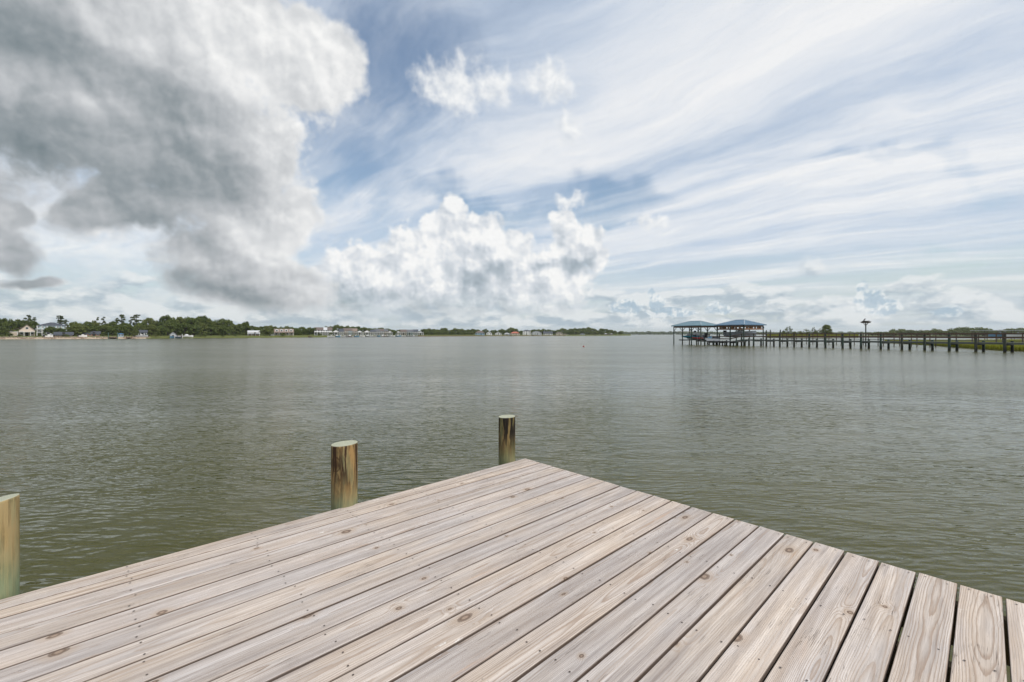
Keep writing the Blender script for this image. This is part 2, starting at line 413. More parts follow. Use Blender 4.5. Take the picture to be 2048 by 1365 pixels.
# ---------------------------------------------------------------- the near dock
DECK_Z, EYE_H = 1.10, 1.20
dv = Vector((math.cos(R(-46.95)), math.sin(R(-46.95)), 0))       # across the boards, along the outer end
dw = Vector((dv.y, -dv.x, 0))                                     # along the boards, away from the outer end
if dw.x > 0: dw = -dw
CORNER = Vector((0.104 * EYE_H, 3.575 * EYE_H, 0))
def deck_material():
    m, g, b = new_mat('weathered_pine_boards')
    tc = g.n('TexCoord').outputs['Object']
    oi = g.n('ObjectInfo'); r0 = S(g.nt, oi.outputs['Random'])
    wn = g.n('TexWhiteNoise', noise_dimensions='1D'); g.put(wn.inputs['W'], r0 * 91.7)
    r1, r2, r3 = g.sep(wn.outputs['Color'])
    x, y, z = g.sep(tc)
    off = r0 * 63.0
    # knots: one candidate per cell along the board
    kv = g.comb(x * 1.75 + off * 3.1, y * 4.2 + off * 1.7, 0.0)
    vn = g.voro(kv, 1.0, dim='2D'); vn.inputs['Randomness'].default_value = 0.9
    px_, py_, _ = g.sep(vn.outputs['Position'])
    c1, c2, c3 = g.sep(vn.outputs['Color'])
    kx = (px_ - (x * 1.75 + off * 3.1)) / 1.75; ky = (py_ - (y * 4.2 + off * 1.7)) / 4.2
    wob = g.noise(g.comb(x + off, y, 0.0), 55, 2, 0.5)
    kd = (kx * kx * (0.16 + c2 * 0.6) + ky * ky).pw(0.5) * (0.8 + wob * 0.4)
    has = c1.ss(0.38, 0.42)
    krad = (c3 * c3 * 0.016 + 0.0050) * has + 0.0001
    kn = kd / krad
    swirl = (kn * kn * -0.10).m('EXPONENT') * has
    # growth rings cut by the saw: distance from a wandering pith
    wan = g.noise(g.comb(x * 0.45 + off, off, 0.0), 1.0, 3, 0.5) - 0.5
    wan2 = g.noise(g.comb(x * 0.55 + off, off + 9.0, 0.0), 1.0, 3, 0.5) - 0.5
    yy = y - (r1 - 0.5) * 0.13 - wan * 0.07
    zz = z + 0.016 + r2 * 0.08 + wan2 * 0.07
    fine = g.noise(g.comb(x * 5 + off, y * 40, off), 1.0, 4, 0.6) - 0.5
    rr = (yy * yy + zz * zz).pw(0.5) + fine * 0.0035 + swirl * 0.016
    ph = rr * (150.0 + r3 * 90.0)
    saw = ph.m('FRACT')
    late = saw.ss(0.45, 0.92) * saw.ss(0.94, 1.0, 1.0, 0.0)
    # streaks along the grain
    st = g.noise(g.comb(x * 1.2 + off, y * 34 + off, 0.0), 1.0, 6, 0.62)
    fib = g.noise(g.comb(x * 9 + off, y * 420, off), 1.0, 3, 0.6)
    blot = g.noise(g.comb(x * 1.5 + off, y * 6 + off, 0.0), 1.0, 4, 0.55)
    grey = g.mix(st.ss(0.30, 0.72), (0.335, 0.298, 0.280), (0.585, 0.538, 0.512))
    tan = g.mix(st.ss(0.30, 0.72), (0.450, 0.355, 0.275), (0.640, 0.545, 0.458))
    warm = (blot * 1.2 + r2 * 0.32 + late * 0.12 - 0.28).ss(0.20, 0.90)
    c = g.mix(warm, grey, tan)
    c = g.mix(late * (0.28 + r3 * 0.40), c, (0.265, 0.185, 0.135))
    c = g.mix((fib - 0.5).ss(-0.02, 0.22) * 0.45, c, (0.22, 0.18, 0.155))
    rust = g.noise(g.comb(x * 1.1 + off * 2, y * 16 + off, 4.0), 1.0, 4, 0.55).ss(0.66, 0.80)
    c = g.mix(rust * 0.50, c, (0.52, 0.29, 0.145))
    dark = g.noise(g.comb(x * 0.9 + off * 2, y * 20 + off, 8.0), 1.0, 5, 0.6).ss(0.56, 0.74)
    c = g.mix(dark * 0.62, c, (0.195, 0.165, 0.155))
    # checks: hair cracks along the grain
    ck = (g.noise(g.comb(x * 2.0 + off, y * 95 + off, 2.0), 1.0, 2, 0.5) - 0.5).m('ABSOLUTE')
    ckm = ck.ss(0.0, 0.010, 1.0, 0.0) * g.noise(g.comb(x * 2.5 + off, y * 9, 6.0), 1.0, 2, 0.5).ss(0.54, 0.62)
    c = g.mix(ckm * 0.75, c, (0.10, 0.072, 0.055))
    # dried mud, small dark specks
    mud = g.noise(g.comb(x * 60 + off, y * 60, off), 1.0, 4, 0.65).ss(0.60, 0.70) * g.noise(g.comb(x * 3 + off, y * 6 + off, 1.0), 1.0, 2, 0.5).ss(0.58, 0.70)
    c = g.mix(mud * 0.6, c, (0.14, 0.12, 0.10))
    # chalky scuffs and droppings
    scf = g.noise(g.comb(x * 26 + off, y * 40 + off, 3.0), 1.0, 4, 0.6).ss(0.56, 0.66) * g.noise(g.comb(x * 2.2 + off * 5, y * 7 + off, 7.0), 1.0, 1, 0.5).ss(0.70, 0.76)
    c = g.mix(scf * 0.6, c, (0.78, 0.77, 0.74))
    # knots themselves
    halo = kn.ss(1.0, 3.2, 1.0, 0.0) * has
    c = g.mix(halo * 0.45, c, (0.36, 0.255, 0.17))
    core = kn.ss(0.75, 1.15, 1.0, 0.0) * has
    kr = (kn * 7.0).m('SINE') * 0.5 + 0.5
    c = g.mix(core * 0.85, c, g.mix(kr, (0.115, 0.072, 0.048), (0.30, 0.215, 0.155)))
    rim = (kn - 1.0).m('ABSOLUTE').ss(0.0, 0.22, 1.0, 0.0) * has
    c = g.mix(rim * 0.6, c, (0.075, 0.050, 0.036))
    hsv = g.n('HueSaturation'); g.put(hsv.inputs['Color'], c); g.put(hsv.inputs['Value'], 0.96 + r1 * 0.16); hsv.inputs['Saturation'].default_value = 0.95
    g.put(b.inputs['Base Color'], hsv.outputs[0])
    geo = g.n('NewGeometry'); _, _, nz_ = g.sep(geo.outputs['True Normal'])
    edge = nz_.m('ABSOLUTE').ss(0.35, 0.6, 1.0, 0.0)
    g.put(b.inputs['Base Color'], g.mix(edge * 0.85, hsv.outputs[0], (0.085, 0.055, 0.040)))      # brown sawn sides, coloured darker still to paint shade into the gaps
    b.inputs['Roughness'].default_value = 0.82; b.inputs['Specular IOR Level'].default_value = 0.25
    hgt = late * 0.00045 + (fib - 0.5) * 0.0006 - ckm * 0.0015 - rim * 0.001 + (st - 0.5) * 0.0008
    bp = g.n('Bump'); bp.inputs['Strength'].default_value = 0.8; bp.inputs['Distance'].default_value = 1.0
    g.put(bp.inputs['Height'], hgt); g.put(b.inputs['Normal'], bp.outputs[0])
    return m
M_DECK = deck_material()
M_JOIST = paint('treated_joist', (0.34, 0.27, 0.17), 0.8, 0.25, 6.0, 0.2, stretch=(1, 8, 8))
M_NAIL = paint('nail_steel', (0.075, 0.055, 0.045), 0.6, 0.3, 40)
ANG_W = math.atan2(dw.y, dw.x)
dock = empty('wooden_dock', (CORNER.x, CORNER.y, 0), ANG_W)        # local x runs along the boards, local y across them
tag(dock, 'weathered grey board dock in the foreground with three round pilings', 'dock')
sgn = 1.0 if (Matrix.Rotation(ANG_W, 3, 'Z') @ Vector((0, 1, 0))).dot(dv) > 0 else -1.0
edges = [0.0, 0.096, 0.171, 0.294, 0.411, 0.531, 0.649, 0.767, 0.888, 1.012, 1.129, 1.249, 1.37, 1.491, 1.611, 1.732, 1.851, 1.974, 2.098, 2.221, 2.342, 2.464, 2.586]
while len(edges) < 34: edges.append(edges[-1] + 0.1215)
edges = [e * EYE_H for e in edges]
def plank(i, s0, s1, length):
    """a sawn board: rounded arrises, a trace of crook, cup and uneven ends"""
    width = s1 - s0; hw = width / 2; t = 0.038; r = 0.0035
    prof = [(-hw, -t), (-hw, -r), (-hw + r * .35, -r * .3), (-hw + r, 0), (hw - r, 0), (hw - r * .35, -r * .3), (hw, -r), (hw, -t)]
    prof[4:4] = [(0.0, -rnd.uniform(0, .0012))]
    n = len(prof); seg = 14; vs, fs = [], []
    a, bq, c = (rnd.uniform(-.0012, .0012) for _ in range(3))
    x0 = rnd.uniform(-0.003, 0.003)
    for k in range(seg + 1):
        q = k / seg; xx = x0 + (length - x0) * q
        dy = a * math.sin(3.1 * q + i) + bq * math.sin(7.3 * q + 2 * i)
        dz = c * math.sin(4.4 * q + 3 * i)
        sk = rnd.uniform(-.002, .002) if k == 0 else 0
        for (yy, zz) in prof: vs.append((xx + sk * yy / hw, yy + dy, zz + dz))
    for k in range(seg):
        for j in range(n):
            j2 = (j + 1) % n
            fs.append((k * n + j, k * n + j2, (k + 1) * n + j2, (k + 1) * n + j))
    fs += [tuple(range(n)), tuple(seg * n + j for j in range(n - 1, -1, -1))]
    mb = MB().add(vs, fs); return mb.mesh('plank')
LEN = 7.2
nails = MB()
joist_x = [0.12 + 0.557 * k for k in range(13)]
for i in range(len(edges) - 1):
    gap = 0.0070 + 0.0044 * min(1, i / 19) + rnd.uniform(-.0015, .0015)
    s0, s1 = edges[i], edges[i + 1]
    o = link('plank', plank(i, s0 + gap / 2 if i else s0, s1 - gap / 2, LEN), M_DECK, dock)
    mid = (s0 + s1) / 2
    o.location = (0, sgn * mid, DECK_Z + rnd.uniform(-.0015, .0015))
    for jx in joist_x:
        for q in (0.22, 0.78):
            nx, ny = jx + rnd.uniform(-.016, .016), sgn * (s0 + (s1 - s0) * (q + rnd.uniform(-.06, .06)))
            if jx == joist_x[0]: nx = 0.03 + rnd.uniform(-.006, .012)
            vs = [(nx + .0042 * math.cos(t), ny + .0042 * math.sin(t), DECK_Z + .0022) for t in [2 * math.pi * k / 6 for k in range(6)]]
            nails.add(vs, [tuple(range(6))])
tag(nails.build('nail_heads', M_NAIL, dock), kind='stuff')
S_MAX = edges[-1]
for jx in joist_x:
    MB().box((jx - .02, min(sgn * .02, sgn * (S_MAX - .02)), DECK_Z - .235), (jx + .02, max(sgn * .02, sgn * (S_MAX - .02)), DECK_Z - .0405)).build('joist', M_JOIST, dock)
for yy in (0.14, 1.6, 3.0):
    MB().box((.06, sgn * yy - .04, DECK_Z - .48), (LEN - .1, sgn * yy + .04, DECK_Z - .2365)).build('girder', M_JOIST, dock)

# round pilings: stained, sap-streaked, pale sawn tops
def piling_material(name, base, stain, stain_lo, stain_hi, green, seed, tan=0.5, ztop=1.6, knot=None, zlow=1.18, tanc=(0.33, 0.205, 0.080)):
    m, g, b = new_mat(name)
    tc = g.n('TexCoord').outputs['Object']
    x, y, z = g.sep(tc)
    def nn(sx, sz, sd, d=4, r=0.55, dist=0.0):
        return g.noise(g.map(tc, (seed + sd, seed * 1.3 + sd, sd), (0, 0, 0), (sx, sx, sz)), 1.0, d, r, dist=dist)
    grain = nn(120, 4.0, 1.0, 6, .68)
    c = g.mix(grain.ss(0.36, 0.64), tuple(v * .62 for v in base), tuple(v * 1.7 for v in base))
    blo = nn(14, 5, 3.0, 4, .55)
    c = g.mix(blo.ss(0.38, 0.62) * tan, c, tanc)
    gr = nn(18, 2.6, 5.0, 4, .6)
    lowz = (z + (gr - .5) * .25).ss(zlow - .12, zlow + .08, 1.0, 0.0)
    c = g.mix((gr.ss(0.46, 0.62) * 0.30 + lowz * 0.70).sat() * green, c, (0.205, 0.275, 0.165))
    sv = nn(34, 3.2, 7.0, 5, .6, 0.6)
    up = z.ss(zlow - .05, zlow + .22)
    dk = sv.ss(stain_lo, stain_hi) * (up * 0.85 + 0.12)
    if knot:
        kx = (S(g.nt, g.vm('DISTANCE', g.map(tc, (0, 0, 0), (0, 0, 0), (1, 1, 0.75)), (knot[0], knot[1], knot[2] * .75))))
        dk = dk.mx(kx.ss(0.012, 0.050, 1.0, 0.0) * (0.55 + grain * 0.6)).mx((kx * 210.0).m('SINE').ss(0.2, 1.0) * kx.ss(0.03, 0.085, 0.8, 0.0))
    c = g.mix(dk, c, stain)
    cr = (nn(40, 0.8, 11.0, 2) - 0.5).m('ABSOLUTE').ss(0.0, 0.012, 1.0, 0.0) * nn(6, 1.5, 13.0, 2).ss(.52, .6)
    c = g.mix(cr * 0.7, c, (0.03, 0.022, 0.015))
    # sawn top with growth rings
    geo = g.n('NewGeometry'); _, _, nzv = g.sep(geo.outputs['Normal'])
    rad = (x * x + y * y).pw(0.5) + (g.noise(tc, 14, 3) - 0.5) * 0.014
    ring = (rad * 620.0).m('SINE') * 0.5 + 0.5
    top = g.mix(ring * 0.38, (0.44, 0.445, 0.335), (0.275, 0.265, 0.175))
    top = g.mix(g.noise(tc, 30, 5, .6).ss(.35, .75) * 0.4, top, (0.33, 0.37, 0.29))
    c = g.mix(nzv.ss(0.55, 0.75), c, top)
    g.put(b.inputs['Base Color'], c)
    b.inputs['Roughness'].default_value = 0.75; b.inputs['Specular IOR Level'].default_value = 0.3
    bp = g.n('Bump'); bp.inputs['Distance'].default_value = 1.0; bp.inputs['Strength'].default_value = 0.9
    g.put(bp.inputs['Height'], (grain - 0.5) * 0.004 - cr * 0.004 - dk * 0.0008); g.put(b.inputs['Normal'], bp.outputs[0])
    return m
def piling(px, py_top, py_base, radius, mat, label, tilt, seed, grow=1.0):
    d = py_base - HOR
    Y = F_PX * EYE_H / d
    c = P(px, Y)                                     # meets the deck's edge here; the pole stands just outside it
    nrm = -dv
    c = c + nrm * radius * grow
    ztop = zat(py_top, c.y)
    vs, fs = [], []; n = 40; q = random.Random(seed)
    rows = [-1.2, 0.0, 0.4, 0.8, 1.0, 1.15, 1.3, 1.4, ztop - .08, ztop - .012, ztop]
    rows = [r_ for r_ in rows[:-3] if r_ < ztop - .1] + rows[-3:]
    ph = [q.uniform(0, 6.28) for _ in range(4)]
    for k, zz in enumerate(rows):
        rr = radius * (1.0 + 0.03 * (ztop - zz) / 2)
        if k == len(rows) - 1: rr *= 0.985
        for j in range(n):
            t = 2 * math.pi * j / n
            w_ = 1 + .018 * math.sin(2 * t + ph[0]) + .012 * math.sin(3 * t + ph[1]) + .006 * math.sin(7 * t + ph[2])
            x, y = rr * w_ * math.cos(t), rr * w_ * math.sin(t)
            vs.append((x, y, zz + (tilt[0] * x + tilt[1] * y if k >= len(rows) - 3 else 0)))
    for k in range(len(rows) - 1):
        for j in range(n):
            j2 = (j + 1) % n; fs.append((k * n + j, k * n + j2, (k + 1) * n + j2, (k + 1) * n + j))
    b = (len(rows) - 1) * n
    vs.append((0, 0, ztop)); fs += [(b + j, b + (j + 1) % n, len(vs) - 1) for j in range(n)]
    me = MB().add(vs, fs).mesh('piling', True)
    for p_ in me.polygons:
        if p_.normal.z > .6: p_.use_smooth = False
    o = link('piling', me, mat)
    o.location = (c.x, c.y, 0)
    bpy.context.view_layer.update()
    o.parent = dock
    o.matrix_parent_inverse = (Matrix.Translation((CORNER.x, CORNER.y, 0)) @ Matrix.Rotation(ANG_W, 4, 'Z')).inverted()
    if label: tag(o, label)
    return o
kn2 = (-0.030, -0.082, 1.40)
piling(699, 887, 1014, 0.088, piling_material('piling_resin', (0.160, 0.115, 0.048), (0.032, 0.012, 0.004), 0.45, 0.54, 0.8, 3.1, 0.9, knot=kn2), 'round piling with dark knot and brown resin streaks', (0.05, 0.0), 2)
piling(1025, 833, 924, 0.078, piling_material('piling_dark', (0.115, 0.092, 0.034), (0.007, 0.004, 0.003), 0.43, 0.51, 0.6, 8.4, 0.5), 'dark streaked piling beside the outer corner', (0.04, 0.02), 3)
piling(-25, 1004, 1206, 0.088, piling_material('piling_honey', (0.215, 0.160, 0.066), (0.115, 0.070, 0.030), 0.54, 0.80, 0.9, 5.7, 1.0, tanc=(0.36, 0.265, 0.125), zlow=1.25), 'honey coloured piling with a long crack cut off by the frame', (0.20, 0.05), 4)
# under the water side, the pilings one cannot see from above carry the other girders
for (xx, yy) in ((0.35, 3.1), (3.2, 3.1), (6.2, 3.1), (6.2, .14)):
    MB().tube([(xx, sgn * yy, -1.2), (xx, sgn * yy, DECK_Z - .25)], 0.1, 12).build('under_piling', M_JOIST, dock)

# ---------------------------------------------------------------- the far shore
SHORE = [(-260, 682.0), (-100, 680.2), (0, 679.0), (150, 678.5), (300, 677.5), (400, 676.5), (650, 675.0), (800, 673.8), (900, 673.0), (1000, 672.5), (1100, 672.1), (1250, 671.7)]
def shoreY(px):
    for (a, ya), (b, yb) in zip(SHORE, SHORE[1:]):
        if px <= b:
            t = max(0, (px - a) / (b - a)); return ywater(ya + (yb - ya) * t)
    return ywater(SHORE[-1][1])
def ground_z(off): return 0.55 + 0.85 * min(1, max(0, off) / 10) + 0.8 * min(1, max(0, off - 10) / 150)
def out(px, off, z=None):
    """a spot off metres behind the waterline at picture column px"""
    Y = shoreY(px) + off
    return P(px, Y, ground_z(off) if z is None else z)

def ground_material(name, c1, c2, c3, sc=0.4):
    m, g, b = new_mat(name)
    tc = g.n('TexCoord').outputs['Object']
    n1 = g.noise(tc, sc, 5, .6); n2 = g.noise(tc, sc * 6, 5, .65)
    c = g.mix(n1.ss(.35, .65), c1, c2); c = g.mix(n2.ss(.5, .7) * .7, c, c3)
    g.put(b.inputs['Base Color'], c); b.inputs['Roughness'].default_value = .95; b.inputs['Specular IOR Level'].default_value = .1
    return m
M_LAWN = ground_material('shore_lawn', (0.080, 0.100, 0.026), (0.125, 0.138, 0.038), (0.15, 0.13, 0.06))
M_SAND = ground_material('shore_sand', (0.40, 0.32, 0.22), (0.50, 0.42, 0.32), (0.22, 0.155, 0.105), 1.2)
M_MUD = ground_material('marsh_mud', (0.075, 0.070, 0.035), (0.11, 0.11, 0.04), (0.06, 0.05, 0.03), 0.8)
def strip(name, p0, p1, rows, mat, step=14, zadd=0.0, label=None, cat=None, jit=0.0):
    vs, fs = [], []; n = int((p1 - p0) / step) + 1; m = len(rows)
    for i in range(n + 1):
        px = p0 + (p1 - p0) * i / n
        for (off, z) in rows:
            j = math.sin(px * .31) * jit + math.sin(px * .117 + 2) * jit * 1.6
            q = out(px, off + j, z + zadd); vs.append(q)
    for i in range(n):
        for k in range(m - 1): fs.append((i * m + k, (i + 1) * m + k, (i + 1) * m + k + 1, i * m + k + 1))
    return tag(MB().add(vs, fs).build(name, mat, smooth=True), label, cat, kind='structure')
strip('far_shore', -260, 1262, [(-1.0, -.5), (0.3, .1), (2.0, .42), (6, .9), (12, 1.38), (60, 1.75), (420, 2.3)], M_LAWN, label='low green far shore', jit=.5)
strip('beach', -260, 292, [(-1.6, -.4), (0, .12), (3.0, .62), (5.5, .96)], M_SAND, 8, .05, 'narrow sandy beach below the houses', jit=.4)

# ---- trees
def leaf_material(name, c1, c2, c3):
    m, g, b = new_mat(name)
    geo = g.n('NewGeometry'); tc = g.n('TexCoord').outputs['Object']
    oi = g.n('ObjectInfo'); rr = S(g.nt, oi.outputs['Random'])
    n1 = g.noise(g.vm('ADD', tc, oi.outputs['Location']), .45, 3, .5)
    isl = S(g.nt, geo.outputs['Random Per Island'])
    c = g.mix((n1.ss(.38, .62) * .7 + isl * .3).sat(), c1, c2)
    c = g.mix((rr - .35).sat() * .8, c, c3)
    nt = g.nt
    g.put(b.inputs['Base Color'], c); b.inputs['Roughness'].default_value = .65; b.inputs['Specular IOR Level'].default_value = .25
    tr = g.n('BsdfTranslucent'); g.put(tr.inputs[0], g.mix(.5, c, (.16, .20, .03)))
    mx = g.n('MixShader'); mx.inputs[0].default_value = .34
    o = [n for n in nt.nodes if n.type == 'OUTPUT_MATERIAL'][0]
    nt.links.new(b.outputs[0], mx.inputs[1]); nt.links.new(tr.outputs[0], mx.inputs[2]); nt.links.new(mx.outputs[0], o.inputs[0])
    return m
M_OAK = leaf_material('oak_leaves', (0.040, 0.066, 0.014), (0.140, 0.178, 0.040), (0.190, 0.205, 0.060))
M_PINE = leaf_material('pine_needles', (0.044, 0.066, 0.024), (0.088, 0.108, 0.042), (0.10, 0.11, 0.05))
M_SHRUB = leaf_material('shrub_leaves', (0.060, 0.085, 0.020), (0.115, 0.140, 0.035), (0.135, 0.130, 0.050))
M_BARK = paint('bark', (0.095, 0.075, 0.058), .9, .3, 2.0, .1, stretch=(3, 3, .6))
def leafball(mb, c, rx, rz, n, size, q):
    for _ in range(n):
        while True:
            d = Vector((q.gauss(0, 1), q.gauss(0, 1), q.gauss(0, 1)))
            if d.length > .1: break
        d.normalize()
        if d.z < -.55: d.z *= -.5
        r = q.uniform(.62, 1.08)
        p = Vector((c[0] + d.x * rx * r, c[1] + d.y * rx * r, c[2] + d.z * rz * r))
        nrm = (d + Vector((q.gauss(0, .5), q.gauss(0, .5), q.gauss(0.25, .5)))).normalized()
        u = nrm.orthogonal().normalized(); u = Matrix.Rotation(q.uniform(0, 6.28), 3, nrm) @ u; v = nrm.cross(u)
        s = size * q.uniform(.6, 1.3); e = q.uniform(.45, .8)
        mb.add([p - u * s, p - v * s * e, p + u * s, p + v * s * e], [(0, 1, 2, 3)])
def oak_mesh(seed, n_clump=26, leaves=85, size=.44, skirt=True):
    """a broad crown: billowing top clumps, side clumps down towards the ground"""
    q = random.Random(seed); mb = MB(); tk = MB()
    tops = []
    for k in range(n_clump):
        t = k * 2.4 + q.uniform(-.5, .5)
        if k < n_clump * .5:
            rr = 3.7 * math.sqrt((k + .5) / (n_clump * .5)); h = 8.3 - rr * rr * .20 + q.uniform(-.7, .5)
        else:
            f = (k - n_clump * .5) / (n_clump * .5); rr = q.uniform(3.0, 4.6) * (1 - .25 * f); h = 5.6 - (4.1 if skirt else 2.0) * f + q.uniform(-.4, .4)
        c = (rr * math.cos(t), rr * math.sin(t), h); tops.append(c)
        leafball(mb, c, q.uniform(1.25, 2.0), q.uniform(.95, 1.45), leaves, size, q)
    tk.tube([(0, 0, -.8), (.1, 0, 1.5), (.05, .1, 3.2)], [.42, .32, .26], 8)
    for c in tops[:8]: tk.tube([(.05, .1, 2.2 + q.random()), (c[0] * .5, c[1] * .5, c[2] * .6 + 1), c], [.17, .11, .05], 5)
    return mb.mesh('crown'), tk.mesh('trunk', True)
def pine_mesh(seed):
    q = random.Random(seed); mb = MB(); tk = MB()
    tk.tube([(0, 0, -.8), (.05, .1, 5), (.15, 0, 9.4)], [.24, .17, .07], 7)
    n = q.randint(9, 12)
    for k in range(n):
        h = 4.6 + 5.0 * k / (n - 1) ; t = q.uniform(0, 6.28); rr = q.uniform(.6, 2.6) * (1 if k < n * .75 else .45)
        c = (rr * math.cos(t), rr * math.sin(t), h + q.uniform(-.3, .3))
        leafball(mb, c, q.uniform(.9, 1.6), q.uniform(.35, .6), 75, .33, q)
        tk.tube([(.08, .05, h - .7), c], [.08, .03], 5)
    return mb.mesh('crown'), tk.mesh('trunk', True)
def shrub_mesh(seed):
    q = random.Random(seed); mb = MB(); tk = MB()
    for k in range(8):
        t = q.uniform(0, 6.28); rr = q.uniform(0, 4.2)
        c = (rr * math.cos(t), rr * math.sin(t), q.uniform(3.0, 7.6) - rr * .5)
        leafball(mb, c, q.uniform(1.6, 2.6), q.uniform(1.6, 2.4), 80, .5, q)
        tk.tube([(0, 0, -.5), (c[0] * .5, c[1] * .5, c[2] * .6), c], [.16, .1, .05], 5)
    return mb.mesh('crown'), tk.mesh('trunk', True)
PROTO = {'oak': [oak_mesh(10 + k) for k in range(7)], 'pine': [pine_mesh(40 + k) for k in range(5)], 'shrub': [shrub_mesh(60 + k) for k in range(4)],
         'sparse': [oak_mesh(80 + k, 12, 55, .30, False) for k in range(4)]}
LEAFM = {'oak': M_OAK, 'pine': M_PINE, 'shrub': M_SHRUB, 'sparse': M_SHRUB}
WID = {'oak': 5.3, 'pine': 3.1, 'shrub': 5.2, 'sparse': 5.0}
for k, lst in PROTO.items():
    for cm, tm in lst: cm.materials.append(LEAFM[k]); tm.materials.append(M_BARK)
NAMES = {'oak': 'oak_tree', 'pine': 'pine_tree', 'shrub': 'shrub', 'sparse': 'scrub_tree'}
def tree(kind, loc, height, halfw, label, group=None):
    t = empty(NAMES[kind], loc, rnd.uniform(0, 6.28))
    sz = height / 9.8; sx = halfw / WID[kind]
    t.scale = (sx, sx, sz)
    cm, tm = rnd.choice(PROTO[kind])
    link('crown', cm, parent=t); link('trunk', tm, parent=t)
    tag(t, label, {'oak': 'tree', 'pine': 'pine', 'shrub': 'shrub', 'sparse': 'tree'}[kind], group)
    return t
def shore_tree(kind, px, top, hw, off, label, group=None):
    p = out(px, off); Y = p.y
    ca = math.cos(math.atan2(p.x, p.y))
    return tree(kind, p, zat(top, Y) - p.z, hw * Y * ca / F_PX, label, group)

ORD = 'first second third fourth fifth sixth seventh eighth ninth tenth eleventh twelfth thirteenth fourteenth fifteenth sixteenth seventeenth eighteenth nineteenth twentieth'.split()
def grove(kind, pts, off, label, group, hw=None):
    for i, q in enumerate(sorted(pts)):
        px, top = q[0], q[1] - (1.5 if q[0] < 320 else 0) + rnd.uniform(-.11, .11) * (670 - q[1]) ; h_ = (q[2] if len(q) > 2 else (hw or 14)) * rnd.uniform(.95, 1.25)
        shore_tree(kind, px, top, h_, off + rnd.uniform(-3, 3), label % ORD[i] if '%s' in label else label, group)
grove('oak', [(-12, 640), (6, 637), (22, 637), (38, 638), (48, 643), (66, 643)], 44, '%s bushy crown behind the cream gabled house, counted towards the balcony house', 'trees behind the cream house', 15)
grove('oak', [(2, 652, 15), (-16, 650, 16)], 26, '%s tree from the picture edge, standing beside the cream gabled house', 'trees by the picture edge', 15)
shore_tree('pine', 57, 630.5, 10, 48, 'tall pine standing above the cream gabled house')
shore_tree('pine', 69, 637, 8, 46, 'shorter pine just right of the tallest one behind the cream house')
shore_tree('pine', 121, 632.5, 13, 52, 'spreading pine behind the roof of the grey balcony house')
shore_tree('pine', 133, 641, 9, 50, 'small pine beside the ridge end of the grey balcony house')
grove('oak', [(150, 644), (162, 645), (176, 645), (188, 643)], 40, '%s round treetop from the balcony house towards the thin pines', 'trees right of the balcony house')
for px, tp, hw, l in ((194, 635.5, 7, 'first thin pine in the row right of the balcony house'), (206, 635, 8, 'second thin pine in the row right of the balcony house'), (232, 638, 9, 'pine left of the tallest pair above the blue shed'),
                      (243, 630.5, 11, 'tallest pine above the blue shed'), (261, 639, 9, 'lower pine between the two tallest pines'), (273, 630.5, 12, 'tall pine above the white waterside cottage')):
    shore_tree('pine', px, tp, hw, 42, l)
grove('oak', [(214, 645), (226, 646), (250, 645), (284, 642), (298, 636), (311, 642)], 38, '%s back row tree from the thin pines, behind the blue shed and white cottage', 'back row behind the blue shed')
shore_tree('oak', 101, 652, 16, 14, 'dark oak in front of the grey balcony house')
shore_tree('oak', 121, 655, 13, 15, 'second oak in front of the grey balcony house, towards the brown cottage')
grove('oak', [(148, 650, 17), (166, 649, 17), (188, 652, 16)], 17, '%s broad oak over the yard, counted from the brown cottage', 'oaks over the brown cottage')
grove('oak', [(206, 650, 18), (224, 655, 12), (241, 651, 14)], 16, '%s oak behind the green jetty posts, counted towards the blue shed', 'oaks behind the blue shed')
grove('oak', [(259, 649, 15), (277, 648, 14)], 22, '%s oak over the white cottage roof, counted from the blue shed', 'oaks over the white cottage')
grove('shrub', [(78, 668, 6), (92, 669, 6), (132, 669, 8), (206, 669, 8), (268, 668, 7), (297, 669, 6), (312, 669, 7)], 7, '%s low bush along the beach top, counted from the balcony house', 'bushes along the beach', 7)
shore_tree('oak', 271, 657, 8, 8, 'small oak overlapping the near corner of the white cottage')
shore_tree('oak', 303, 649, 17, 13, 'spreading oak with bare lower trunk right of the white cottage')
shore_tree('oak', 322, 651, 15, 15, 'oak at the foot of the tall dark grove')
grove('oak', [(332, 630, 17), (346, 630, 16), (360, 632), (374, 634), (386, 634), (398, 633), (408, 630), (418, 636), (432, 639), (446, 638), (457, 641)], 34, '%s high crown of the tall dark grove, counted from the white cottage side', 'tall dark grove', 15)
grove('oak', [(335, 644, 16), (352, 645, 15), (370, 642, 15), (388, 646, 15), (404, 645, 15), (422, 650, 15), (436, 648, 13), (450, 652, 12)], 18, '%s lower tree at the water side of the dark grove, from the hut end', 'front of the tall dark grove', 15)
grove('oak', [(466, 649), (478, 647), (491, 645), (503, 649)], 26, '%s tree from the tall grove towards the metal roofed cottage', 'trees left of the metal roofed cottage', 12)
shore_tree('pine', 494, 643.5, 7, 30, 'lone pine tip left of the metal roofed cottage')
grove('shrub', [(384, 671, 7), (401, 668, 8), (411, 668, 7), (446, 670, 7), (470, 670, 7)], 5, '%s small bush on the bank below the tall grove, from the hut end', 'bushes below the grove', 7)
shore_tree('shrub', 18, 666, 13, 7, 'low rounded bush in front of the cream gabled house')
shore_tree('shrub', 38, 669, 9, 6, 'low bush beside the cream house steps')
shore_tree('shrub', 4, 668, 9, 6.5, 'dark bush on the beach at the picture edge')
grove('oak', [(516, 651), (527, 649), (538, 651), (549, 651), (561, 652), (573, 652), (584, 653), (594, 655), (604, 655)], 46, '%s tree behind the cottages, counted from the metal roof towards the townhouses', 'trees behind the brown cottages', 10)
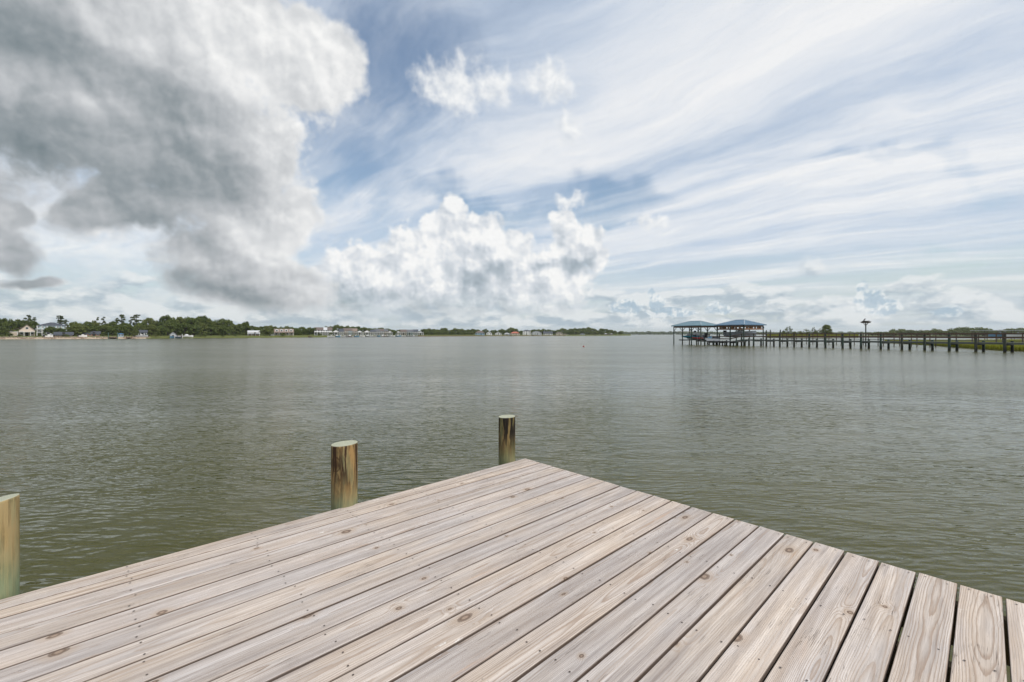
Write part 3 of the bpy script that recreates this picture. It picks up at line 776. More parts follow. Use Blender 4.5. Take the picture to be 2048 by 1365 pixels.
grove('oak', [(530, 658, 10), (539, 660, 8)], 14, '%s tree from the metal roofed cottage towards the dormered house', 'trees between the cottages')
shore_tree('shrub', 566, 665, 9, 6, 'round bush in front of the dormered house')
shore_tree('oak', 597, 658, 9, 18, 'tree just right of the dormered house')
grove('oak', [(610, 655, 9), (619, 655, 9), (628, 656, 8)], 26, '%s tree from the dormered house towards the first townhouse', 'trees left of the townhouses')
grove('oak', [(652, 651.5), (662, 650.5), (673, 650.5), (684, 651), (695, 652), (706, 652.5), (716, 654), (728, 655), (738, 654.5), (749, 655), (762, 656), (776, 658)], 95, '%s treetop above the townhouse roofs, counted from the metal roofed unit', 'trees behind the townhouses', 10)
grove('oak', [(787, 659, 6), (662, 664, 4), (640, 668, 5)], 16, '%s small tree standing in a gap among the townhouses', 'trees between townhouses')
grove('oak', [(798, 658), (848, 657.5), (857, 657), (867, 658), (878, 657.5), (888, 656.5), (899, 659.5), (911, 657.5), (922, 658)], 55, '%s back tree in the line from the last townhouses to the blue bungalow', 'trees right of the townhouses', 9)
grove('oak', [(853, 663, 7), (864, 663, 7), (876, 662, 8), (888, 661, 7), (905, 663, 7), (917, 662, 8)], 24, '%s waterside tree from the last townhouse towards the blue bungalow', 'waterside trees right of the townhouses')
grove('oak', [(928, 660), (937, 658), (946, 657.5), (954, 659), (971, 659), (988, 659.5), (1003, 656.5), (1013, 660), (1022, 655.5), (1030, 658), (1042, 661)], 60, '%s back tree from the blue bungalow to beyond the red roofed house', 'trees behind the red roofed house', 8)
grove('oak', [(930, 664, 7), (943, 663, 7), (985, 664, 6), (1000, 663, 6)], 24, '%s waterside tree from the blue bungalow side towards the red roof', 'waterside trees by the blue bungalow')
grove('oak', [(1058, 661), (1068, 659.5), (1076, 658.5), (1087, 658.5), (1098, 658), (1108, 660), (1117, 659), (1126, 657), (1134, 658.5), (1142, 657), (1151, 655.5), (1160, 656.5), (1168, 655.5), (1177, 655), (1186, 658), (1195, 659.5), (1204, 657.5), (1212, 658), (1221, 659)], 60, '%s back tree of the wooded point, counted from the tall white house', 'trees on the wooded point', 8)
grove('oak', [(1128, 663, 7), (1139, 662, 8), (1152, 662, 8), (1165, 661, 8), (1178, 662, 8), (1190, 663, 8), (1203, 662.5, 8), (1215, 664, 7)], 22, '%s waterside tree on the wooded point, counted from the tan house', 'waterside trees on the wooded point')
shore_tree('oak', 1230, 661, 5, 20, 'tree near the tip of the wooded point')
shore_tree('oak', 1241, 662, 5, 14, 'last tree at the tip of the wooded point')

# ---- thick undergrowth under and behind the trees
q = random.Random(77); ug = MB()
for k in range(430):
    px = -150 + 1395 * (k + q.random()) / 430
    off = q.uniform(30, 62) if px < 640 else q.uniform(60, 100)
    c = out(px, off); hh = q.uniform(2.2, 4.2) * (1 if px < 640 else .9)
    leafball(ug, (c.x, c.y, c.z + hh * .4), q.uniform(2.5, 4.0) * (1 + max(0, px) / 900), hh * .75, 46, .75, q)
tag(ug.build('undergrowth', M_OAK), 'dense dark undergrowth beneath the trees of the far shore', 'undergrowth', kind='stuff')

# ---- houses
M_ROOFB = paint('roof_brown', (0.135, 0.105, 0.090), .85, .2, 1.5); M_ROOFG = paint('roof_grey', (0.115, 0.120, 0.130), .8, .2, 1.5)
M_ROOFT = paint('roof_tan', (0.24, 0.185, 0.15), .85, .2, 1.5); M_ROOFM = paint('roof_metal', (0.52, 0.53, 0.54), .4, .12, 1.0)
M_ROOFR = paint('roof_red', (0.42, 0.13, 0.085), .75, .2, 1.0); M_ROOFS = paint('roof_slate', (0.055, 0.062, 0.078), .8, .2, 1.5)
M_CREAM = paint('wall_cream', (0.56, 0.47, 0.385), .8, .10, 1.0); M_WHITE = paint('paint_white', (0.68, 0.68, 0.67), .6, .08, 1.0)
M_TEALW = paint('wall_teal', (0.33, 0.45, 0.48), .7, .1, 1.0); M_GREYW = paint('wall_grey', (0.47, 0.49, 0.51), .7, .1, 1.0)
M_TAN = paint('wall_tan', (0.52, 0.45, 0.36), .8, .12, 1.0); M_BLUEW = paint('wall_blue', (0.24, 0.36, 0.46), .7, .1, 1.0)
M_BRICK = paint('wall_brick', (0.25, 0.115, 0.080), .85, .25, 3.0); M_WOODB = paint('wood_brown', (0.155, 0.092, 0.060), .8, .25, 3.0)
M_PANE = paint('window_glass', (0.035, 0.045, 0.055), .12, .2, 1.0); M_DARK = paint('door_dark', (0.035, 0.035, 0.038), .8, .2, 1.0)  # window panes, and a plain near-black for the doors
M_GREENP = paint('post_green', (0.085, 0.150, 0.120), .8, .3, 2.0)
WALLS = dict(cream=M_CREAM, white=M_WHITE, teal=M_TEALW, grey=M_GREYW, tan=M_TAN, blue=M_BLUEW, brick=M_BRICK, wood=M_WOODB)
ROOFS = dict(brown=M_ROOFB, grey=M_ROOFG, tan=M_ROOFT, metal=M_ROOFM, red=M_ROOFR, slate=M_ROOFS)
def window(parent, x, z, w, h, y):
    f = MB().box((x - w / 2 - .09, y - .07, z - .09), (x + w / 2 + .09, y + .02, z + h + .09)).build('window', M_WHITE, parent)
    MB().box((x - w / 2, y - .10, z), (x + w / 2, y - .065, z + h)).build('pane', M_PANE, f)
def house(name, px0, px1, off, eave, ridge, wall, roof, style, label, floors=2, bays=3, porch=None, base=None, depth=9.0, cat='house', group=None, dormers=0, chimney=False):
    pc = (px0 + px1) / 2; p = out(pc, off); Y = p.y; a = math.atan2(p.x, p.y)
    wd = (px1 - px0) * Y * math.cos(a) / F_PX
    gz = p.z; he = zat(eave, Y) - gz; hr = zat(ridge, Y) - gz
    t = empty(name, p, -a); tag(t, label, cat, group)
    hw, d = wd / 2, depth; wm, rm = WALLS[wall], ROOFS[roof]
    b0 = -.6; ov = .35; th = .16
    wl = MB()
    if style == 'gable_front':
        wl.add([(-hw, 0, b0), (hw, 0, b0), (hw, 0, he), (0, 0, hr - .12), (-hw, 0, he), (-hw, d, b0), (hw, d, b0), (hw, d, he), (0, d, hr - .12), (-hw, d, he)],
               [(0, 1, 2, 3, 4), (9, 8, 7, 6, 5), (0, 5, 6, 1), (1, 6, 7, 2), (0, 4, 9, 5), (2, 7, 8, 3), (3, 8, 9, 4)])
        sl = (hr - he) / hw; rf = MB(); e = hw + ov; ze = hr - sl * e
        for s_ in (-1, 1):
            vs = [(0, -ov, hr), (s_ * e, -ov, ze), (s_ * e, d + ov, ze), (0, d + ov, hr)]
            rf.add(vs + [(x, y, z + th) for x, y, z in vs], [(0, 1, 2, 3), (4, 7, 6, 5), (0, 4, 5, 1), (1, 5, 6, 2), (2, 6, 7, 3), (3, 7, 4, 0)])
    elif style == 'gable_side':
        wl.add([(-hw, 0, b0), (-hw, d, b0), (-hw, d, he), (-hw, d / 2, hr - .12), (-hw, 0, he), (hw, 0, b0), (hw, d, b0), (hw, d, he), (hw, d / 2, hr - .12), (hw, 0, he)],
               [(0, 1, 2, 3, 4), (9, 8, 7, 6, 5), (0, 5, 6, 1), (0, 4, 9, 5), (1, 6, 7, 2), (2, 7, 8, 3), (3, 8, 9, 4)])
        sl = (hr - he) / (d / 2); rf = MB(); e = d / 2 + ov; ze = hr - sl * e
        for s_ in (-1, 1):
            vs = [(-hw - ov, d / 2, hr), (-hw - ov, d / 2 + s_ * e, ze), (hw + ov, d / 2 + s_ * e, ze), (hw + ov, d / 2, hr)]
            rf.add(vs + [(x, y, z + th) for x, y, z in vs], [(0, 1, 2, 3), (4, 7, 6, 5), (0, 4, 5, 1), (1, 5, 6, 2), (2, 6, 7, 3), (3, 7, 4, 0)])
    else:
        wl.box((-hw, 0, b0), (hw, d, he)); rf = MB()
        i_ = min(hw, d / 2) * .95; e = ov
        base_ = [(-hw - e, -e, he), (hw + e, -e, he), (hw + e, d + e, he), (-hw - e, d + e, he)]
        rid = [(-hw + i_, d / 2, hr), (hw - i_, d / 2, hr)] if hw > d / 2 else [(0, d / 2, hr), (0, d / 2 + .01, hr)]
        rf.add(base_ + rid, [(3, 2, 1, 0), (0, 1, 5, 4), (1, 2, 5), (2, 3, 4, 5), (3, 0, 4)])
    wl.build('wall', wm, t); ro = rf.build('roof', rm, t)
    if chimney: MB().box((hw * .4, d * .55, he), (hw * .4 + .7, d * .55 + .7, hr + .8)).build('chimney', M_BRICK, ro)
    fh = he / floors
    for fl in range(floors):
        for k in range(bays):
            x = -hw + wd * (k + .5) / bays
            if fl == 0 and k == bays // 2 and bays > 2:
                dr = MB().box((x - .5, -.09, 0), (x + .5, .02, 2.1)).build('door', M_DARK, t)
                continue
            window(t, x, fl * fh + fh * .32, min(1.2, wd / bays * .5), fh * .45, 0)
    if style == 'gable_front' and hr - he > 2.2: window(t, 0, he + (hr - he) * .22, .9, (hr - he) * .3, 0)
    for k in range(dormers):
        x = -hw + wd * (k + .5) / dormers; s_ = d / 2; yy = s_ * .30; zz = he + (hr - he) * .30; wz = 1.0
        dm = MB().add([(x - wz, yy, zz), (x + wz, yy, zz), (x + wz, yy, zz + 1.3), (x, yy, zz + 2.0), (x - wz, yy, zz + 1.3), (x - wz, s_, zz), (x + wz, s_, zz), (x + wz, s_, zz + 1.3), (x, s_, zz + 2.0), (x - wz, s_, zz + 1.3)],
                      [(0, 1, 2, 3, 4), (1, 6, 7, 2), (0, 4, 9, 5), (2, 7, 8, 3), (3, 8, 9, 4)]).build('dormer', M_WHITE, t)
        MB().box((x - .5, yy - .06, zz + .3), (x + .5, yy - .01, zz + 1.2)).build('pane', M_PANE, dm)
    if porch:
        pd, ph_, pm = porch
        MB().box((-hw - .2, -pd, ph_ - .22), (hw + .2, -.105, ph_)).build('porch_roof' if ph_ > 2 else 'porch_deck', pm, t)
        n = max(3, int(wd / 2.6))
        for k in range(n + 1):
            x = -hw + wd * k / n
            MB().box((x - .09, -pd + .1, -.5), (x + .09, -pd + .28, ph_ - .222)).build('porch_post', M_WHITE, t)
    return t, wd, he, hr, Y
# the cream house: main gable to the water plus a brown side wing
h, wd, he, hr, Y = house('gabled_house', 38, 70, 18, 661, 649.5, 'cream', 'brown', 'gable_front', 'cream house with broad gable facing the water and brown roof', 1, 3, base=None, depth=12)
wing = MB(); wing.box((-wd / 2 - 3.2, 2.0, -.6), (-wd / 2 - .02, 11, he - .6)); wing.build('side_wing', M_CREAM, h)
MB().add([(-wd / 2 - 3.8, 1.2, he - .7), (-.3 * wd, 1.2, he + 1.7), (-.3 * wd, 11.5, he + 1.7), (-wd / 2 - 3.8, 11.5, he - .7), (-wd / 2 - 3.8, 1.2, he - .85), (-.3 * wd, 1.2, he + 1.5), (-.3 * wd, 11.5, he + 1.5), (-wd / 2 - 3.8, 11.5, he - .85)],
         [(0, 1, 2, 3), (7, 6, 5, 4), (0, 4, 5, 1), (1, 5, 6, 2), (2, 6, 7, 3), (3, 7, 4, 0)]).build('wing_roof', M_ROOFB, h)
for x in (-3.2, -1.0, 1.2, 3.4): MB().box((x - .1, -2.4, -.6), (x + .1, -2.2, 2.0)).build('porch_post', M_WHITE, h)
MB().box((-wd / 2 - 3, -2.5, 1.9), (wd / 2, -.11, 2.08)).build('balcony', M_WHITE, h)
# the balcony house: three floors of white galleries
h, wd, he, hr, Y = house('balcony_house', 74, 134, 24, 652, 645, 'teal', 'slate', 'hip', 'large blue grey house with stacked white balconies and dark roof', 3, 8, depth=10)
for fl in (1, 2):
    z = fl * he / 3
    MB().box((-wd / 2, -2.6, z - .2), (wd / 2 - .2 * fl, -.11, z)).build('balcony', M_WHITE, h)
    MB().box((-wd / 2, -2.62, z + .85), (wd / 2 - .2 * fl, -2.54, z + .95)).build('balcony_rail', M_WHITE, h)
    n = 26
    for k in range(n): x = -wd / 2 + .1 + (wd - .6) * k / n; MB().box((x - .03, -2.6, z), (x + .03, -2.55, z + .848)).build('baluster', M_WHITE, h)
for k in range(7):
    x = -wd / 2 + .15 + (wd - .4) * k / 6; MB().box((x - .12, -2.55, -.6), (x + .12, -2.3, he)).build('column', M_WHITE, h)
house('brown_cottage', 109, 146, 9, 670.0, 665, 'wood', 'slate', 'gable_side', 'low brown cottage with long dark roof under the oaks', 1, 5, depth=6)
house('boat_shed', 87, 106, 9, 669.5, 666.5, 'teal', 'metal', 'hip', 'small open teal shed right of the balcony house posts', 1, 3, depth=5, cat='shed')
house('brick_cottage', 168, 200, 14, 668, 663, 'brick', 'slate', 'gable_side', 'reddish brown cottage half hidden behind the oaks', 1, 4, depth=7)
house('blue_shed', 236.5, 247, 6, 668.3, 666.8, 'blue', 'slate', 'hip', 'bright blue shed on the beach', 1, 2, depth=3, cat='shed')
bpy.data.objects['blue_shed'].children[0].data.materials[0] = paint('tarp_blue', (0.035, 0.16, 0.36), .5, .15, 1.0)
house('white_cottage', 276, 294, 9, 665.5, 661, 'white', 'slate', 'gable_side', 'small white waterside cottage with dark roof', 1, 3, depth=6)
house('metal_roof_cottage', 496, 519, 12, 668, 661.8, 'brick', 'metal', 'gable_side', 'brick cottage with pale metal roof', 1, 4, porch=(2.4, 2.3, M_WOODB), depth=8)
house('dormered_house', 549, 587, 16, 666, 658.5, 'tan', 'tan', 'gable_side', 'wide tan house with dormers in its reddish brown roof', 1, 5, porch=(2.2, 2.3, M_ROOFT), depth=10, dormers=4)
house('grey_cottage', 537, 549, 14, 669, 664, 'grey', 'grey', 'gable_front', 'small grey gabled cottage left of the dormered house', 1, 2, depth=7)
TOWN = [(629, 646, 660.5, 655.3, 'white', 'brown', 'gable_side'), (645.5, 656, 660.5, 655.3, 'white', 'metal', 'gable_side'), (655.5, 664, 660.5, 655.4, 'white', 'brown', 'gable_side'), (665, 679, 664.5, 659.8, 'white', 'grey', 'gable_front'),
        (678, 687, 663.5, 658.2, 'white', 'slate', 'gable_side'), (686.5, 696, 661.8, 657.0, 'tan', 'brown', 'gable_side'), (695.5, 704, 661.8, 657.0, 'teal', 'brown', 'gable_side'), (703.5, 714, 662.4, 657.6, 'cream', 'tan', 'gable_side'),
        (713, 726, 665, 661, 'white', 'grey', 'gable_front'), (727, 741, 665, 660.5, 'white', 'brown', 'gable_front'), (741, 750, 664, 660, 'white', 'slate', 'gable_side'), (749.5, 759, 662.5, 658.6, 'grey', 'grey', 'gable_side'),
        (758.5, 767, 662.3, 658.2, 'grey', 'brown', 'gable_side'), (766.5, 776, 663.0, 659.2, 'tan', 'grey', 'gable_side'), (775, 785, 665.5, 661.8, 'white', 'tan', 'gable_front'), (791, 802, 665.5, 662.2, 'white', 'tan', 'gable_front'),
        (801, 813, 664, 659.8, 'tan', 'brown', 'gable_side'), (812.5, 826, 664, 660.0, 'teal', 'grey', 'gable_side'), (825.5, 836, 663.5, 659.6, 'grey', 'slate', 'gable_side'), (835, 847, 666, 663, 'white', 'grey', 'gable_front')]
for k, (a, b, e, r_, wl, rf, st) in enumerate(TOWN):
    house('townhouse', a, b, 20 + (3 if k % 2 else 0), e, r_, wl, rf, st, '%s townhouse from the tree end of the waterfront row, %s walls, %s roof' % (ORD[k], wl, rf if rf != 'tan' else 'light brown'), 2 if r_ > 657.5 else 3, 3 if b - a > 11 else 2,
          porch=(2.4, 2.7, M_WHITE), depth=9, group='townhouses along the water')
HOU = [(951, 969, 666, 662.0, 'blue', 'brown', 'hip', 'blue bungalow with brown roof among the far trees', 1, 4), (973, 984, 666.5, 663, 'white', 'grey', 'gable_front', 'small white gabled house right of the blue bungalow', 1, 2),
       (990, 1003, 667.5, 664.2, 'white', 'metal', 'gable_front', 'white house with pale roof left of the red roof', 1, 3), (1008, 1020, 668, 666, 'grey', 'metal', 'hip', 'low pale boathouse left of the red roofed house', 1, 3),
       (1021, 1039, 667, 663.8, 'tan', 'red', 'hip', 'house with bright red hipped roof', 1, 4), (1045.5, 1061, 662.2, 660.0, 'white', 'slate', 'hip', 'tall white three storey house right of the red roof', 3, 3),
       (1063, 1083, 665.6, 661.8, 'grey', 'grey', 'gable_front', 'grey gabled house right of the tall white house', 2, 4), (1087, 1105, 667, 663.6, 'white', 'slate', 'gable_side', 'white cottage with dark slate roof', 1, 4),
       (1112, 1125, 666, 664.6, 'tan', 'brown', 'hip', 'tan box shaped house with shallow roof at the wooded point', 1, 3), (1126, 1134, 668.7, 668, 'tan', 'tan', 'hip', 'low brown outbuilding beside the tan house', 1, 2),
       (1208, 1215, 668.5, 667, 'wood', 'metal', 'hip', 'small pale roofed boathouse at the wooded point', 1, 2), (1217, 1226, 668.6, 667.2, 'wood', 'metal', 'hip', 'last boathouse before the tip of the point', 1, 2),
       (1160, 1170, 668.2, 666.6, 'grey', 'slate', 'hip', 'low grey cottage under the trees of the point', 1, 2)]
for (a, b, e, r_, wl, rf, st, lb, fl, by) in HOU:
    house('waterfront_house', a, b, 12, e, r_, wl, rf, st, lb, fl, by, depth=8)

# ---- seawall and small docks, boats along the far shore
def seawall(p0, p1, h, label):
    vs, fs = [], []; n = max(2, int((p1 - p0) / 8))
    for i in range(n + 1):
        px = p0 + (p1 - p0) * i / n
        for off, z in ((-.9, -.5), (-.9, h), (1.6, h), (1.6, -.5)): vs.append(out(px, off, z))
    for i in range(n):
        for k in range(4): fs.append((i * 4 + k, (i + 1) * 4 + k, (i + 1) * 4 + (k + 1) % 4, i * 4 + (k + 1) % 4))
    tag(MB().add(vs, fs).build('seawall', M_WOODB), label, 'seawall')
seawall(655, 852, .8, 'dark timber seawall in front of the townhouses')
seawall(855, 1130, .6, 'long low seawall below the far houses')
def boat_mesh(L=6.0, B=2.1, H=1.0):
    """open hull with flare, pointed bow and transom"""
    vs, fs = [], []; st = 9
    for k in range(st):
        t = k / (st - 1); x = -L / 2 + L * t
        w_ = B / 2 * (1 - max(0, t - .45) ** 2.2 / .55 ** 2.2) * (.86 + .14 * min(1, t * 4)); sh = .28 * t * t
        for yy, zz in ((0, -.35 + .55 * max(0, t - .7)), (.62, -.08 + .5 * max(0, t - .75)), (1.0, H * .62 + sh), (.86, H * .62 + sh), (.80, .18 + sh * .7)):
            vs.append((x, w_ * yy, zz))
        for yy, zz in ((.80, .18 + sh * .7), (.86, H * .62 + sh), (1.0, H * .62 + sh), (.62, -.08 + .5 * max(0, t - .75))):
            vs.append((x, -w_ * yy, zz))
    n = 9
    for k in range(st - 1):
        for j in range(n): fs.append((k * n + j, k * n + (j + 1) % n, (k + 1) * n + (j + 1) % n, (k + 1) * n + j))
    fs += [tuple(range(n)), tuple((st - 1) * n + j for j in range(n - 1, -1, -1))]
    return MB().add(vs, fs).mesh('hull')
M_GEL = paint('gelcoat_white', (0.74, 0.74, 0.73), .3, .06, 1.0); M_GELG = paint('gelcoat_grey', (0.40, 0.42, 0.44), .4, .1, 1.0); M_GELB = paint('gelcoat_blue', (0.13, 0.27, 0.40), .35, .1, 1.0)
M_BLACK = paint('plastic_black', (0.025, 0.026, 0.028), .5, .2, 2.0); M_ALU = paint('aluminium', (0.55, 0.56, 0.57), .35, .1, 2.0, metal=.6)
HULLS = {}
def motorboat(loc, rz, L, mat, label, top='ttop', group=None):
    t = empty('motorboat', loc, rz); tag(t, label, 'boat', group)
    key = (round(L, 1), mat.name)
    if key not in HULLS: HULLS[key] = boat_mesh(L, L * .34, 1.1 + L * .02); HULLS[key].materials.append(mat)
    link('hull', HULLS[key], parent=t)
    MB().box((-.5, -.42, .2), (.35, .42, 1.25)).build('console', M_GEL, t)
    MB().add([(.36, -.4, 1.2), (.36, .4, 1.2), (.1, .36, 1.65), (.1, -.36, 1.65)], [(0, 1, 2, 3)]).build('windscreen', M_PANE, t)
    MB().box((-L / 2 - .55, -.22, .1), (-L / 2 - .02, .22, 1.15)).build('outboard_motor', M_BLACK, t)
    if top == 'ttop':
        MB().box((-1.2, -.85, 2.12), (.9, .85, 2.24)).build('canopy', M_GEL if mat is not M_GELG else M_BLACK, t)
        for sx in (-.9, .5):
            for sy in (-.6, .6): MB().tube([(sx, sy * .8, .3), (sx, sy, 2.12)], .03, 5).build('canopy_post', M_ALU, t)
    elif top == 'cabin':
        MB().add([(-.2, -.8, .6), (1.9, -.6, .6), (1.9, .6, .6), (-.2, .8, .6), (0, -.7, 1.6), (1.0, -.5, 1.55), (1.0, .5, 1.55), (0, .7, 1.6)], [(0, 3, 2, 1), (4, 5, 6, 7), (0, 1, 5, 4), (1, 2, 6, 5), (2, 3, 7, 6), (3, 0, 4, 7)]).build('cabin', M_GEL, t)
    return t
MAT3 = (M_GEL, M_GELB, M_GEL, M_GELG)
for k in range(17):
    px = 661 + k * 10.3 + rnd.uniform(-2, 2); p = out(px, -3.2 - rnd.uniform(0, 2), .25)
    a = math.atan2(p.x, p.y)
    motorboat(p, -a + rnd.choice((0, math.pi)) + rnd.uniform(-.3, .3), rnd.choice((5.6, 6.4, 7.4)), MAT3[k % 4], '%s small boat from the tree end of the moorings before the townhouses' % ORD[k], ('ttop', 'cabin', 'none')[k % 3], 'boats moored before the townhouses')
def jetty(px, off0, off1, w, z, label, posts=M_GREENP, ptop=1.4, n=5):
    p, q = out(px, off0, 0), out(px, off1, 0); a = math.atan2(p.x, p.y)
    t = empty('small_jetty', p, -a); tag(t, label, 'jetty'); L = (q - p).length
    MB().box((-w / 2, 0, z - .18), (w / 2, L, z)).build('deck', M_WOODB, t)
    for k in range(n):
        for s_ in (-1, 1):
            y = .2 + (L - .4) * k / (n - 1); MB().tube([(s_ * (w / 2 + .12), y, -.8), (s_ * (w / 2 + .12), y, z + ptop)], .13, 7).build('post', posts, t)
    return t
jetty(226, -9, 2, 3.2, .9, 'small jetty with tall green posts before the blue shed', M_GREENP, 2.3, 3)
jetty(258, -7, 3, 1.8, .8, 'low plank jetty right of the blue shed', M_WOODB, .5, 4)
jetty(620, -10, 3, 2.0, .8, 'weathered jetty left of the townhouses', M_WOODB, .6, 5)
jetty(700, -11, 2, 2.0, .8, 'jetty among the boats near the left half of the townhouses', M_WOODB, .9, 5)
jetty(770, -11, 2, 2.0, .8, 'jetty among the boats near the right half of the townhouses', M_WOODB, .9, 5)
for k, px in enumerate((1020, 1066, 1110, 1190, 1238)):
    jetty(px, -14, 2, 2.2, .9, ('jetty below the red roofed house', 'jetty below the grey gabled house', 'jetty below the tan box shaped house', 'jetty under the wooded point', 'jetty at the tip of the wooded point')[k], M_WOODB, .8, 5)
# boat lift by the grove: little grey hut, two boats, white posts
house('lift_hut', 340, 352, -1, 669.5, 665, 'grey', 'metal', 'gable_front', 'little grey hut on the boat dock below the grove', 1, 1, depth=4, cat='hut')
jetty(357, -7, 3, 3.2, .9, 'boat dock with pale posts below the tall grove', M_WHITE, 1.5, 4)
p = out(371, -3.5, .75); motorboat(p, -math.atan2(p.x, p.y) + .1, 7.4, M_GEL, 'white cabin boat beside the dock below the grove', 'cabin')
p = out(351, -4.5, .3); motorboat(p, -math.atan2(p.x, p.y) + 2.9, 5.2, M_GELB, 'blue boat before the little grey hut', 'none')
p = out(283, 4, 1.0); motorboat(p, -math.atan2(p.x, p.y) + .2, 5.6, M_GELG, 'grey boat pulled up before the white cottage', 'none')
p = out(98, 5, .95); motorboat(p, -math.atan2(p.x, p.y) + .15, 2.8, M_GEL, 'white boat on the beach before the teal shed', 'none')
p = out(166, 6, 1.0); motorboat(p, -math.atan2(p.x, p.y) - .1, 3.0, M_GEL, 'white boat on the lawn under the broad oaks', 'none')
# boulders strewn along the beach
q = random.Random(5); rocks = MB()
for k in range(420):
    px = q.uniform(-60, 300); c = out(px, q.uniform(.2, 3.4)); s_ = q.uniform(.12, .42)
    c.z = max(.1, .14 + (c - out(px, 0)).length * .16)
    vs = [c + Vector((q.uniform(.6, 1) * s_ * dx, q.uniform(.6, 1) * s_ * dy, q.uniform(.5, .9) * s_ * dz)) for dx in (-1, 1) for dy in (-1, 1) for dz in (-1, 1)]
    rocks.add(vs, [(0, 1, 3, 2), (4, 6, 7, 5), (0, 4, 5, 1), (2, 3, 7, 6), (0, 2, 6, 4), (1, 5, 7, 3)])
tag(rocks.build('beach_rubble', paint('rubble', (0.30, 0.235, 0.185), .9, .4, 1.5)), 'broken stones strewn along the beach', 'rubble', kind='stuff')

# ---------------------------------------------------------------- the long pier on the right with its boathouses
PA = Vector((-0.4205, 0.9073, 0)); PB = Vector((0.9073, 0.4205, 0))       # along the pier outward, across it away from us
PIER0 = Vector((63.0, 56.7, 0)); BAY = 2.70
def post_material():
    m, g, b = new_mat('weathered_green_posts')
    geo = g.n('NewGeometry'); _, _, z = g.sep(geo.outputs['Position'])
    n = g.noise(g.map(geo.outputs['Position'], (0, 0, 0), (0, 0, 0), (6, 6, 1.2)), 1.0, 4, .6)
    rr = S(g.nt, g.n('ObjectInfo').outputs['Random'])
    c = g.mix(n.ss(.35, .7), (0.028, 0.056, 0.041), (0.058, 0.082, 0.062))
    c = g.mix((rr - .55).sat() * 1.4, c, (0.068, 0.050, 0.036))
    wet = (z + (n - .5) * .5).ss(.25, .55, 1.0, 0.0)
    c = g.mix(wet * .85, c, (0.022, 0.020, 0.015))
    g.put(b.inputs['Base Color'], c); b.inputs['Roughness'].default_value = .85
    return m
M_POST = post_material()
M_RAIL = paint('rail_brown', (0.115, 0.066, 0.046), .8, .3, 2.0); M_DECKB = paint('deck_grey_green', (0.115, 0.125, 0.110), .85, .25, 1.5)
M_BEAM = paint('beam_dark', (0.060, 0.058, 0.055), .85, .3, 2.0); M_POSTB = paint('post_brown', (0.100, 0.078, 0.058), .85, .3, 2.0)
def at(o, k, b_=0.0, z=0.0): return o + PA * (BAY * k) + PB * b_ + Vector((0, 0, z))
pier = empty('long_pier', PIER0); tag(pier, 'long wooden pier with green posts and brown rails leading to the boathouses', 'pier')
def part(mb, name, mat, parent): return mb.build(name, mat, parent)
PW = 2.1; PZ = 1.26
L0 = Vector((0, 0, 0))
q = random.Random(11)
for k in range(-3, 18):
    low = k >= 15
    top = (2.52 if k < 12 else 2.40) + q.uniform(-.06, .10); dzk = .45 if low else 0
    part(MB().tube([at(L0, k, 0, -1.2), at(L0, k, 0, 1.0), at(L0, k, 0, top)], [.165, .155, .140], 10), 'post', M_POST, pier)
    part(MB().tube([at(L0, k, PW + .12, -1.2), at(L0, k, PW + .12, PZ - dzk + .20)], [.165, .155], 10), 'short_post', M_POST, pier)
    part(MB().beam(at(L0, k, -.12, PZ - .26 - dzk), at(L0, k, PW + .3, PZ - .26 - dzk), .22, .30), 'cross_beam', M_BEAM, pier)
    if k == 17: continue
    za, zb = PZ - dzk, PZ - (.45 if k + 1 >= 15 else 0)
    part(MB().beam(at(L0, k + .01, PW / 2 + .12, za - .05), at(L0, k + .99, PW / 2 + .12, zb - .05), PW - .1, .09), 'deck_section', M_DECKB, pier)
    part(MB().beam(at(L0, k, .19, za - .19), at(L0, k + 1, .19, zb - .19), .06, .18), 'stringer', M_DECKB, pier)
    ta, tb = 2.36 - dzk * 1.2, 2.36 - (.45 if k + 1 >= 15 else 0) * 1.2
    part(MB().beam(at(L0, k, -.15, ta), at(L0, k + 1, -.15, tb), .06, .17), 'top_rail', M_RAIL, pier)
    part(MB().beam(at(L0, k, -.15, ta - .50), at(L0, k + 1, -.15, tb - .50), .05, .20), 'middle_rail', M_RAIL, pier)
# a second, thinner pier beyond it
P2 = Vector((74.6, 102.0, 0)); U2 = Vector((0.45, -3.33, 0)); V2 = Vector((0.991, 0.134, 0))
pier2 = empty('back_pier', P2); tag(pier2, 'thinner brown pier standing behind the long pier', 'pier')
for k in range(-5, 13):
    for s_ in (0, 1.25):
        b_ = U2 * k + V2 * s_
        part(MB().tube([b_ + Vector((0, 0, -1)), b_ + Vector((0, 0, 2.55 + q.uniform(-.05, .1)))], .085, 7), 'post', M_POSTB, pier2)
    if k < 12:
        a, b_ = U2 * k, U2 * (k + 1)
        part(MB().beam(a + V2 * .62 + Vector((0, 0, 1.22)), b_ + V2 * .62 + Vector((0, 0, 1.22)), 1.1, .1), 'deck_section', M_DECKB, pier2)
        for z in (1.85, 2.36):
            part(MB().beam(a - V2 * .1 + Vector((0, 0, z)), b_ - V2 * .1 + Vector((0, 0, z)), .05, .14), 'rail', M_RAIL, pier2)

